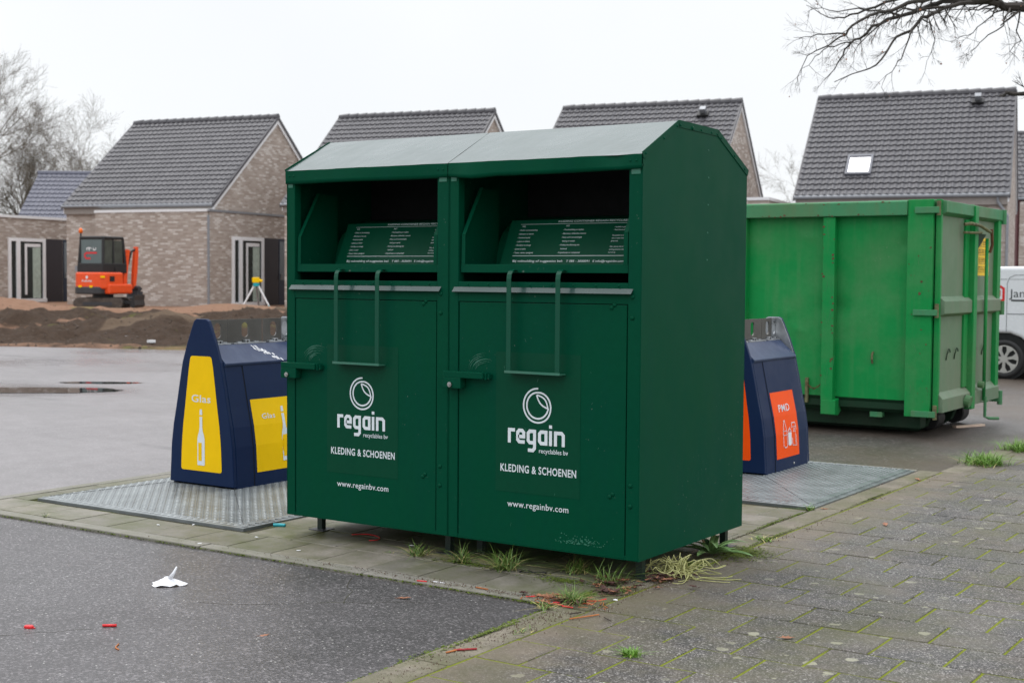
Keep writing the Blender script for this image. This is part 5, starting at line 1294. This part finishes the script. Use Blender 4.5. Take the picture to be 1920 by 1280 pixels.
# surveyor's tripod
x, y = CW(-8.15, 43.6); tz = soil_z(-8.15, 43.6)
tr = thing('survey_tripod', 'white survey tripod with yellow instrument standing before the glass doors', 'tripod', (x, y, tz), TH)
for (dx, dy) in ((-.42, -.12), (.44, -.1), (.0, .42)):
    m = MB(); m.tube([(dx * .12, dy * .12, .74), (dx, dy, .04)], [.032, .026], 8); lg = m.build('leg', M_['rim'] if dy < 0 else M_['zinc'], tr)
    m = MB(); m.tube([(dx * .93, dy * .93, .09), (dx * 1.03, dy * 1.03, -.0)], .03, 8); m.build('foot', M_['teal'], lg)
m = MB(); m.cyl((0, 0, .70), (0, 0, .80), .10, 12); m.build('head', M_['teal'], tr)
m = MB(); m.box(-.12, .10, -.08, .08, .81, .98); m.cyl((.05, 0, .88), (.20, 0, .87), .045, 10); m.build('instrument', M_['sunyellow'] if 'sunyellow' in M_ else M_['yellow'], tr, bevel=.02)

# ------------------------------------------------------------------ trees
def grow(m, p, d, ln, rad, lvl, r, bend=.18, up=.05, kids=(3, 5), n=4, minr=.006, shrink=.62, spread=(25, 55), droop=0):
    seg = max(2, int(ln / max(.10, ln * .22))); pts = [p.copy()]; q = p.copy(); dd = d.normalized(); rads = [rad]; dirs = [dd.copy()]
    for i in range(seg):
        dd = (dd + Vector((r.gauss(0, bend), r.gauss(0, bend), r.gauss(0, bend) + up - droop))).normalized()
        q = q + dd * (ln / seg); pts.append(q.copy()); rads.append(max(minr * .5, rad * (1 - .62 * (i + 1) / seg))); dirs.append(dd.copy())
    m.tube(pts, rads, n if lvl > 1 else 3, cap=False)
    if lvl <= 0: return
    for k in range(r.randint(*kids)):
        t = r.uniform(.25, 1.0); i = min(seg, max(1, int(t * seg))); base = pts[i]; a = R(r.uniform(*spread)); ax = dirs[i].cross(Vector((r.gauss(0, 1), r.gauss(0, 1), r.gauss(0, 1)))).normalized()
        grow(m, base, Matrix.Rotation(a, 3, ax) @ dirs[i], ln * r.uniform(shrink - .12, shrink + .12), rads[i] * .62, lvl - 1, r, bend, up, kids, n, minr, shrink, spread, droop)
def bare_tree(seed, H, lean=(0, 0), mat='bark_moss', tw='bark_far', lv=5, mr=.012):
    r = random.Random(seed); m1 = MB(); m2 = MB(); q = Vector((0, 0, 0)); pts = [q.copy()]; rads = [H * .021]; n = 9
    for i in range(n):
        q = q + Vector((r.gauss(lean[0], .16), r.gauss(lean[1], .16), H * .62 / n)); pts.append(q.copy()); rads.append(H * .021 * (1 - .7 * (i + 1) / n))
    m1.tube(pts, rads, 8)
    for k in range(13):
        i = r.randint(2, n); a = r.random() * 6.283; el = R(r.uniform(25, 70)); d = Vector((math.cos(a) * math.cos(el), math.sin(a) * math.cos(el), math.sin(el)))
        grow(m2, pts[i], d, H * r.uniform(.22, .34), rads[i] * .42, lv - 1, r, .12, .05, (3, 6), 3, mr * .8)
    return m1, m2
protos = []
def put_tree(seed, H, cx_, cy_, label, rz=0, group='bare trees beyond the houses', z=0, sc=1):
    sc *= .88
    key = (seed, H)
    x, y = CW(cx_, cy_)
    hit = [p for k, p in protos if k == key]
    if hit:
        o = dup_tree(hit[0]); o['label'] = label
    else:
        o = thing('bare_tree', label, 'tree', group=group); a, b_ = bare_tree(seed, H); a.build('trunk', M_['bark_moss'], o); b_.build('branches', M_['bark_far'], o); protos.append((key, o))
    o.location = (x, y, z); o.rotation_euler = (0, 0, rz); o.scale = (sc, sc, sc)
put_tree(11, 13.6, -25.4, 66, 'tallest bare tree, cut by the left edge above the flat-roofed building')
put_tree(12, 11.0, -24.6, 70, 'bare tree with mossy trunk just behind the far left of the blue roof', 1.0)
put_tree(12, 11.0, -22.4, 74, 'bare tree rising over the left end of the blue roof', 2.4)
put_tree(13, 10.5, -21.2, 68, 'slender bare tree behind the middle of the blue roof', .5)
put_tree(13, 10.5, -20.2, 76, 'bare tree beside the left slope of the nearest house roof', 3.3, sc=.92)
put_tree(12, 11.0, -27.5, 62, 'low bare tree at the left edge beside the blue roof', 4.4, sc=.8)
put_tree(13, 10.5, 18.2, 84, 'faint bare tree showing between the two right-hand roofs', 1.7, sc=.92)
put_tree(12, 11.0, .9, 90, 'faint treetop showing between the two middle roofs', 5.0, sc=.98)
# the street tree on the right whose branches reach in over the picture
def over_tree():
    r = random.Random(5); cx0, cy0 = 8.3, 15.2; x0, y0 = CW(cx0, cy0)
    root = thing('street_tree', 'bare street tree reaching its dark twigs over the top right', 'tree', (x0, y0, 0))
    F_ = 2567.1; p_, r0 = .04712, .00713
    def P(px, py, D):
        a = (px - 960) / F_; b_ = (640 - py) / F_; a2 = a * math.cos(r0) - b_ * math.sin(r0) ; b2 = b_ * math.cos(r0) - a * math.sin(r0) * -1
        xr = a * math.cos(r0) + b_ * math.sin(-r0) * -1 * 0; 
        right = a * math.cos(r0) - 0 * b_; 
        # camera ray with pitch and roll
        rx = a * math.cos(r0) + b_ * math.sin(r0) * -1; uz = a * math.sin(r0) + b_ * math.cos(r0)
        fy = math.cos(p_) + uz * math.sin(p_); fz = -math.sin(p_) + uz * math.cos(p_); t = D / fy
        X_, Y_ = CW(rx * t, D); return Vector((X_ - x0, Y_ - y0, CZ + fz * t))
    m1 = MB(); T = [(0, 0, -.1), (.03, .02, .6), (.0, .05, 2.0), (-.06, .02, 3.4), (-.02, -.02, 5.0), (.1, .05, 7.5), (.15, .1, 10)]
    m1.tube([Vector(t) for t in T], [.30, .23, .20, .18, .15, .09, .03], 14); m1.build('trunk', M_['bark'], root, smooth=True)
    m2 = MB(); z = lambda a, b_: (a / 3.048 + 1400, b_ / 3.048)
    def path(pts, D0, D1, ra, rb, twig=1.0):
        P_ = []; n = len(pts)
        for i, q in enumerate(pts):
            D = D0 + (D1 - D0) * i / (n - 1) + r.uniform(-.12, .12); P_.append(P(*z(*q), D))
        # subdivide with jitter
        Q = []; 
        for a, b_ in zip(P_, P_[1:]):
            k = max(2, int((b_ - a).length / .12))
            for j in range(k): Q.append(a.lerp(b_, j / k) + Vector([r.gauss(0, .008) for _ in range(3)]))
        Q.append(P_[-1]); N_ = len(Q); rad = [ra + (rb - ra) * (i / (N_ - 1)) ** .8 for i in range(N_)]
        m2.tube(Q, rad, 7)
        for i in range(1, N_):
            if r.random() < .68 * twig:
                d = (Q[i] - Q[i - 1]).normalized(); ax = d.cross(Vector((r.gauss(0, 1), r.gauss(0, 1), r.gauss(0, 1)))).normalized(); dd = Matrix.Rotation(R(r.uniform(25, 65)), 3, ax) @ d
                dd.z -= .12
                grow(m2, Q[i], dd, r.uniform(.16, .46) * (1 - .5 * i / N_), max(.003, rad[i] * .4), 2, r, .14, 0, (2, 4), 3, .0015, .62, (20, 50), .03)
    trunkp = [(2300, -40), (1900, 20), (1585, 48), (1480, 40), (1440, 22), (1400, -6), (1340, -30)]
    path(trunkp, 15.2, 15.2, .085, .034, .6)
    path([(1440, 22), (1380, 10), (1300, 18), (1220, 30), (1130, 42), (1060, 76), (1000, 102), (945, 170), (880, 192), (830, 240), (800, 300), (740, 370), (680, 400), (600, 430), (500, 470)], 15.2, 14.4, .034, .004)
    path([(1400, -6), (1250, 5), (1130, 10), (1060, 30), (1010, 45), (890, 90), (810, 112), (720, 160), (640, 220), (600, 242), (560, 290), (540, 330), (500, 400), (440, 460)], 15.2, 15.8, .036, .004)
    path([(1340, -30), (1100, -20), (930, 18), (820, 60), (760, 70), (700, 92), (600, 150), (560, 192), (500, 240), (430, 270), (350, 320), (290, 440)], 15.2, 14.0, .034, .003)
    path([(1340, -30), (1000, -40), (850, 0), (740, 40), (640, 80), (560, 100), (500, 110), (420, 80), (340, 30)], 15.2, 16.2, .028, .003)
    path([(1500, 50), (1480, 90), (1470, 150), (1380, 200), (1330, 240), (1290, 300), (1265, 350)], 15.2, 14.6, .012, .002)
    path([(1560, 60), (1540, 180), (1560, 230), (1500, 290), (1560, 350)], 15.3, 14.9, .010, .002)
    path([(945, 170), (935, 200), (920, 240), (880, 330), (850, 380), (800, 440), (770, 500)], 14.7, 14.3, .012, .002)
    path([(1000, 102), (1050, 130), (1068, 220), (1060, 290), (1030, 350)], 14.8, 14.9, .009, .002, .5)
    path([(560, 192), (480, 192), (400, 200), (330, 214), (270, 215)], 14.3, 13.9, .010, .002)
    path([(600, 242), (540, 258), (470, 270), (420, 310), (380, 350), (320, 400), (290, 440)], 15.5, 15.2, .009, .002)
    path([(1130, 42), (1000, 62), (900, 52), (820, 100), (700, 200), (640, 250), (600, 330)], 15.0, 15.3, .016, .002)
    path([(890, 90), (760, 60), (640, 50), (520, 70), (430, 50), (360, 60)], 15.5, 15.7, .014, .002)
    path([(1400, 30), (1330, 60), (1220, 50), (1100, 70), (1040, 70)], 15.3, 15.1, .010, .003, .8)
    path([(1440, 30), (1400, 100), (1350, 130), (1290, 190), (1240, 210), (1170, 240)], 15.3, 15.0, .010, .002, .9)
    path([(1900, 600), (1700, 545), (1585, 538), (1500, 534), (1470, 540), (1450, 546)], 15.2, 15.6, .035, .014, .35)
    m2.build('branches', M_['bark'], root)
    m3 = MB()
    for k in range(70):
        q = m2.v[r.randrange(len(m2.v))]; c = Vector(q); s_ = r.uniform(.006, .012); m3.poly([c + Vector((s_ * math.cos(a) * r.uniform(.5, 1.2), s_ * .4 * r.uniform(-1, 1), s_ * math.sin(a) - .02)) for a in [k_ * 1.047 for k_ in range(6)]])
    m3.build('withered_leaves', M_['leafbrown'], root)
over_tree()

# ------------------------------------------------------------------ grass tufts, weeds, litter on the ground
def tuft(label, x, y, h, n, spread, seed, straw=.25, mat='grass', cat='grass tuft', group='grass tufts in the paving joints', z=.0):
    if h > .07 and mat == 'grass': h *= 1.1; n = int(n * 1.3); spread *= .9
    r = random.Random(seed); m = MB()
    for k in range(n):
        a = r.random() * 6.283; lean = abs(r.gauss(0, 1.0)) + .3; hh = h * r.uniform(.5, 1.25); w = r.uniform(.0018, .0036); bx, by = r.gauss(0, spread * .22), r.gauss(0, spread * .22)
        m.cur = 1 if r.random() < straw else 0
        if m.cur: lean += .5; hh *= .8
        pts = []; n_ = 6
        for i in range(n_ + 1):
            t = i / n_; o = lean * hh * t * (.55 + .65 * t); zz = hh * (t - .42 * min(1.4, lean) * t * t); pts.append(Vector((bx + math.cos(a) * o, by + math.sin(a) * o, max(.002, zz))))
        s_ = Vector((-math.sin(a), math.cos(a), 0))
        for i in range(n_):
            w0, w1 = w * (1 - (i / n_) ** 1.6), w * (1 - ((i + 1) / n_) ** 1.6); m.poly([pts[i] - s_ * w0, pts[i] + s_ * w0, pts[i + 1] + s_ * w1, pts[i + 1] - s_ * w1])
    o = m.build('grass_tuft', [M_[mat], M_['straw']], loc=(x, y, z)); return tag(o, label, cat, group)
tuft('small grass tuft at the foot of the left container, furthest left of the row', -1.269, -.036, .085, 60, .10, 1)
tuft('thin grass tuft below the seam between the two green containers', -.99, -.032, .11, 55, .10, 2, .3)
tuft('biggest grass tuft of the row, left of the black rubber loop', -.728, -.047, .125, 120, .14, 3, .3)
tuft('wiry grass tuft under the door of the right container', -.40, .10, .10, 80, .13, 4, .35)
tuft('grass tuft growing from dead leaves at the front corner foot', -.15, -.03, .12, 50, .12, 5, .2)
tuft('grass tuft among red plastic scraps at the asphalt corner', -.085, -.45, .085, 90, .11, 6, .15)
tuft('single bright green grass cushion on the brick paving', .533, -1.052, .04, 130, .06, 7, .03, 'grass_hot')
tuft('small grass sprig at the corner of the right chequer plate', -.135, 2.50, .06, 35, .05, 8, .1, 'grass_hot')
tuft('bright grass clump on the edge of the damp road beyond the plate', .18, 5.38, .13, 420, .38, 9, .05, 'grass_hot')
tuft('bright grass clump by the road edge at the right border of the picture', .22, 6.45, .13, 330, .34, 10, .05, 'grass_hot')
tuft('straggly grass tuft on the kerb strip below the dead leaves', -.13, -.60, .05, 45, .10, 11, .4)
tuft('grass wisp between dead leaves in front of the right container', -.02, -.14, .05, 50, .12, 12, .35)
tuft('low mossy grass wisp behind the back foot of the right container', .02, 1.42, .04, 70, .16, 14, .3, 'grass_hot')
tuft('tiny yellow green sprig left of the small grass tuft', -1.44, -.07, .02, 16, .05, 15, .6)
tuft('dry grass wisp on the sandy border strip near the orange twig', -.0, -1.0, .03, 26, .08, 16, .5)
tuft('tiny weed on the kerb beside the left asphalt', -3.76, -.43, .05, 10, .03, 18, .5)
# pale curly stems of a dying plant
r = random.Random(31); m = MB()
for k in range(60):
    a = r.uniform(-.6, 2.4) if k % 3 else r.random() * 6.28; q = Vector((r.gauss(0, .035), r.gauss(0, .04), .01)); d = Vector((math.cos(a), math.sin(a) * .8, r.uniform(.6, 1.6))).normalized(); pts = [q.copy()]; ln = r.uniform(.14, .34); n_ = 20; cv = Vector((r.gauss(0, .26), r.gauss(0, .26), -r.uniform(.18, .36)))
    ax = Vector((r.gauss(0, 1), r.gauss(0, 1), r.gauss(0, .7))).normalized(); cu = r.uniform(.12, .42)
    for i in range(n_):
        d = (Matrix.Rotation(cu, 3, ax) @ d + Vector((r.gauss(0, .05), r.gauss(0, .05), r.gauss(0, .05)))).normalized(); q = q + d * ln / n_
        if q.z < .006: q.z = .006; d.z = abs(d.z) * .4
        if q.z > .085: d.z = -abs(d.z) - .15; d.normalize()
        pts.append(q.copy())
    m.tube(pts, [.0034 * (1 - .45 * i / n_) for i in range(n_ + 1)], 5)
tag(m.build('curly_weed', M_['curl'], smooth=True, loc=(.02, .34, .0)), 'tangle of pale curly stems beside the near foot of the green container', 'dead plant')
# broad-leaved plant
r = random.Random(8); m = MB()
for k in range(15):
    a = k * 2.4 + r.uniform(-.3, .3); ln = r.uniform(.15, .27); el = r.uniform(.3, 1.2); w = r.uniform(.016, .028); pts = []; n_ = 8
    for i in range(n_ + 1):
        t = i / n_; o = ln * t * math.cos(el * (1 - .4 * t)); z = ln * (math.sin(el) * t - .62 * t * t * math.sin(el) - .05 * t); pts.append(Vector((math.cos(a) * o, math.sin(a) * o, max(.006, z + .01))))
    s_ = Vector((-math.sin(a), math.cos(a), 0)); tw = r.uniform(-.3, .3)
    for i in range(n_):
        f0, f1 = math.sin(math.pi * min(1, .12 + .88 * i / n_)) ** .7 if i < n_ else 0, math.sin(math.pi * min(1, .12 + .88 * (i + 1) / n_)) ** .7 if i < n_ - 1 else 0
        for sg in (-1, 1):
            u = Vector((0, 0, .35 * w))
            m.poly([pts[i], pts[i] + (s_ * sg * w + u) * f0, pts[i + 1] + (s_ * sg * w + u) * f1, pts[i + 1]] if sg > 0 else [pts[i], pts[i + 1], pts[i + 1] + (s_ * sg * w + u) * f1, pts[i] + (s_ * sg * w + u) * f0])
tag(m.build('broad_leaved_weed', M_['leafg'], smooth=True, loc=(-.03, .86, .0)), 'broad-leaved green weed at the back foot of the right container', 'plant')
def leaf(name, label, x, y, s, rz, mat, z=.004, curl=.3, group=None, cat='dead leaf'):
    r = random.Random(int(abs(x * 1000) + abs(y * 1333))); m = MB(); n = 18; out = []
    for k in range(n):
        a = 6.28318 * k / n; rad = s * (.62 + .38 * math.cos(a) ** 2) * (1 + (.28 if k % 3 == 0 else -.18)); px, py = rad * math.cos(a), rad * .62 * math.sin(a); out.append(Vector((px, py, curl * (abs(py) + .4 * abs(px)) * r.uniform(.5, 1.2))))
    for k in range(n): m.poly([(0, 0, 0), out[k], out[(k + 1) % n]])
    m.tube([(-s, 0, .002), (-s * 1.5, .1 * s, .004)], s * .03, 4)
    o = m.build(name, M_[mat], loc=(x, y, z), rot=(r.uniform(-.15, .15), r.uniform(-.15, .15), rz)); return tag(o, label, cat, group)
leaf('dead_leaf', 'curled brown oak leaf lying alone on the dark asphalt', -.789, -.772, .030, .3, 'leafbrown', -.010)
leaf('dead_leaf', 'flat reddish leaf pressed onto the asphalt, left of the asphalt corner', -.86, -1.60, .022, 1.2, 'leafbrown', -.011, .05)
leaf('dead_leaf', 'brown oak leaf lying alone on the brick paving', .93, -.47, .030, .8, 'leafbrown', .006)
leaf('dead_leaf', 'brown leaf on the paving near the far border strip', .42, 2.28, .035, 2.0, 'leafbrown', .006)
leaf('dead_leaf', 'small brown leaf at the corner of the right chequer plate', -.07, 2.58, .030, 1.0, 'leafbrown', .008)
leaf('dead_leaf', 'reddish leaf in the gap beside the right chequer plate', .02, 4.2, .035, 2.3, 'leafbrown', .008)
r = random.Random(77)
for k in range(110):
    if k < 50: x, y = r.gauss(.0, .06), r.gauss(.25, .12)
    elif k < 75: x, y = r.gauss(-.12, .08), r.gauss(-.06, .06)
    elif k < 92: x, y = r.gauss(-.02, .05), r.gauss(-.20, .06)
    else: x, y = r.gauss(-.14, .08), r.gauss(-.46, .03)
    leaf('dead_leaf', 'brown and dark red dead leaf in the litter drift at the near container foot', x, y, r.uniform(.018, .040), r.random() * 6, r.choice(['leafbrown', 'leafdark', 'leafdark']), .004 + r.uniform(0, .02), .5, 'dead leaves drifted at the container foot')
# scraps of red and orange plastic / twigs around the asphalt corner
def worm(name, label, cat, pts, rad, mat, z=.004, group=None):
    m = MB(); P = [Vector((p[0], p[1], (p[2] if len(p) > 2 else 0) + z + rad)) for p in pts]
    if len(P) > 2:                                     # smooth the path
        for _ in range(2):
            Q = [P[0]]
            for a, b_ in zip(P, P[1:]): Q += [a.lerp(b_, .25), a.lerp(b_, .75)]
            P = Q + [P[-1]]
    m.tube(P, rad, 6); return tag(m.build(name, M_[mat], smooth=True), label, cat, group)
worm('plastic_string', 'bent red plastic string lying under the edge of the left container', 'string', [(-1.92, .20), (-1.86, .27), (-1.74, .235), (-1.70, .16), (-1.735, .125)], .003, 'red')
worm('rubber_loop', 'black rubber band twisted in a figure eight beside the largest grass tuft', 'rubber band', [(-.565 + .055 * math.sin(a) * 1.15, -.035 + .03 * math.sin(2 * a) * 1.0 + .012 * math.sin(a)) for a in [k * 6.283 / 20 for k in range(21)]], .0028, 'black')
worm('teal_scrap', 'turquoise plastic scrap beside the foot of the left container', 'plastic scrap', [(-2.45, .13), (-2.425, .155), (-2.39, .165)], .010, 'teal')
r = random.Random(41)
reds = [(-.30, -.47, .9), (-.14, -.50, .4), (-.10, -.53, 2.8), (-.03, -.38, .5), (-.06, -.54, .1), (.0, -.34, 1.4), (-.02, -.44, .2)]
for x, y, a in reds:
    l = r.uniform(.016, .03); worm('red_scrap', 'thin bright red plastic scrap scattered round the grass tuft at the asphalt corner', 'plastic scrap', [(x - l * math.cos(a), y - l * math.sin(a)), (x, y + r.uniform(-.006, .006)), (x + l * math.cos(a), y + l * math.sin(a))], .0032, 'red', group='red plastic scraps at the asphalt corner')
for k in range(34):
    x, y, a, l = r.gauss(-.12, .10), r.gauss(-.46, .04), r.random() * 3, r.uniform(.012, .028)
    worm('orange_twig', 'short orange brown twig in the litter at the asphalt corner', 'twig', [(x - l * math.cos(a), y - l * math.sin(a)), (x, y + .004), (x + l * math.cos(a), y + l * math.sin(a))], .0022, 'woodorange', group='orange brown twigs at the asphalt corner')
for k, (x, y, s_) in enumerate([(-.215, -.40, .008), (.045, -.30, .008), (-.155, -.50, .005)]):
    m = MB(); m.dome((0, 0, 0), s_, (0, 0, 1), .7); o = m.build('white_pebble', M_['tissue'], loc=(x, y, .005)); o.scale = (1.5, .7, 1); tag(o, ['white pebble at the asphalt corner just above the red scraps', 'white pebble on the border strip right of the grass tuft', 'tiny white pebble touching a red plastic scrap'][k], 'pebble')
worm('orange_twig', 'orange stick lying across the moss at the edge of the asphalt', 'twig', [(-.062, -1.435), (-.045, -1.36)], .0035, 'woodorange')
worm('red_stick', 'dark red stick beside the orange one on the border strip', 'stick', [(-.058, -1.39), (.005, -1.325)], .004, 'dred')
worm('brown_twig', 'long orange brown twig on the sandy border strip', 'twig', [(.06, -.72), (.10, -.64), (.125, -.585)], .003, 'woodorange', .006)
worm('dark_twig', 'short dark twig on the paving right of the grass litter', 'twig', [(.17, -.62), (.22, -.655)], .0025, 'twig', .008)
worm('dark_twig', 'short dark twig on the border strip above the orange twig', 'twig', [(.02, -.655), (.045, -.60)], .003, 'twig', .008)
worm('curved_twig', 'curved brown twig lying on the asphalt near the bottom', 'twig', [(-1.23, -2.03), (-1.20, -2.075), (-1.165, -2.085)], .003, 'woodorange', -.012)
worm('orange_twig', 'flat orange stick on the kerb in front of the right container', 'twig', [(-.60, -.47), (-.53, -.475)], .004, 'woodorange', .006)
worm('red_scrap', 'red plastic sliver on the kerb below the left container door', 'plastic scrap', [(-.915, -.51), (-.865, -.50)], .0035, 'red', .004)
worm('pale_sliver', 'pale wooden sliver on the kerb beside the red sliver', 'splinter', [(-.845, -.48), (-.78, -.475)], .003, 'tissue', .004)
worm('steel_bolt', 'small dark bolt under the middle of the left container', 'bolt', [(-1.46, .13), (-1.43, .14)], .007, 'steel')
m = MB(); r = random.Random(71)
for k in range(5200):
    q = r.random()
    if q < .30: x, y, z = r.gauss(-.10, .10), r.gauss(-.45, .035), .006
    elif q < .50: x, y, z = r.gauss(-.02, .07), r.gauss(.15, .22), .008
    elif q < .62: x, y, z = r.gauss(-.03, .04), -.6 - abs(r.gauss(0, .9)), .007
    elif q < .74: x, y, z = -.10 - abs(r.gauss(0, .9)), r.gauss(-.475, .02), .010
    elif q < .90: x, y, z = r.gauss(.05, .05), r.uniform(-1, 4.5), .007
    else: x, y, z = r.gauss(-.13, .012), r.uniform(.8, 4.4), .007
    if -.02 > x > -.0 : continue
    s_ = .001 + .0035 * r.random() ** 2; a0 = r.random() * 6
    b0 = len(m.v); m.v += [(x + s_ * math.cos(a0 + t), y + s_ * math.sin(a0 + t), z - .003) for t in (0, 2.1, 4.2)] + [(x, y, z + s_ * .8)]
    for f in ((0, 1, 3), (1, 2, 3), (2, 0, 3)): m.f.append(tuple(b0 + i for i in f)); m.m.append(r.choice((0, 0, 1, 2)))
tag(m.build('grit', [plain('brown_grit', (.12, .085, .055), .9), plain('pale_grit', (.34, .31, .26), .9), M_['leafdark']]), 'brown and pale grit and leaf crumbs gathered along kerb and border strip', 'grit', kind='stuff')
def cap(label, x, y, rz):
    m = MB(); m.tube([(0, 0, 0), (0, 0, .007), (0, 0, .011)], [.019, .019, .016], 18); m.box(.015, .026, -.004, .004, 0, .004)
    o = m.build('bottle_cap', M_['red'], loc=(x, y, -.012), rot=(0, 0, rz), bevel=.001); o.scale = (1.15, .75, 1); tag(o, label, 'bottle cap')
cap('flat red bottle cap at the lower left of the asphalt', -1.734, -2.07, .3)
worm('red_scrap', 'dark red plastic stub on the asphalt right of the red cap', 'plastic scrap', [(-1.50, -1.885), (-1.455, -1.85)], .006, 'red', -.012)
# crumpled tissue
m = MB(); r = random.Random(19); n = 22; rg = 7
for j in range(rg + 1):
    for i in range(n):
        a = 6.28318 * i / n; f = j / rg; rad = .072 * f * (1 + .22 * math.sin(a * 3 + 1) + .12 * math.sin(a * 5)); z = (1 - f) ** 1.3 * .040 + .010 * abs(noise.noise((math.cos(a) * 3 * f, math.sin(a) * 3 * f, 2))) + (.004 * math.sin(a * 7) * f + .004); m.v.append((rad * math.cos(a) * 1.05, rad * math.sin(a) * .62, max(.001, z)))
for j in range(rg):
    for i in range(n): i2 = (i + 1) % n; m.f.append((j * n + i, j * n + i2, (j + 1) * n + i2, (j + 1) * n + i)); m.m.append(0)
m.tube([(.015, 0, .035), (.032, .004, .060), (.045, .008, .088)], [.012, .008, .004], 6)
tag(m.build('paper_tissue', M_['tissue'], smooth=True, loc=(-1.864, -1.204, -.012), rot=(0, 0, TH - .1)), 'crumpled white paper tissue lying on the dark asphalt', 'tissue')
for k, (px_, py_) in enumerate([(-2.30, -.16), (-2.42, -.47), (-2.86, -.10), (-3.02, -.22), (-1.86, -.30)]):
    m = MB(); s_ = .011; m.prism([(-s_, -s_ * .4), (s_, -s_ * .5), (s_ * .9, s_ * .5), (-s_ * .7, s_ * .45)], 0, .002, 'z'); tag(m.build('paper_scrap', M_['tissue'], loc=(px_, py_, .006), rot=(0, 0, k)), 'tiny white paper scrap on the grey slabs near the left chequer plate', 'paper scrap', 'white paper scraps on the slabs')
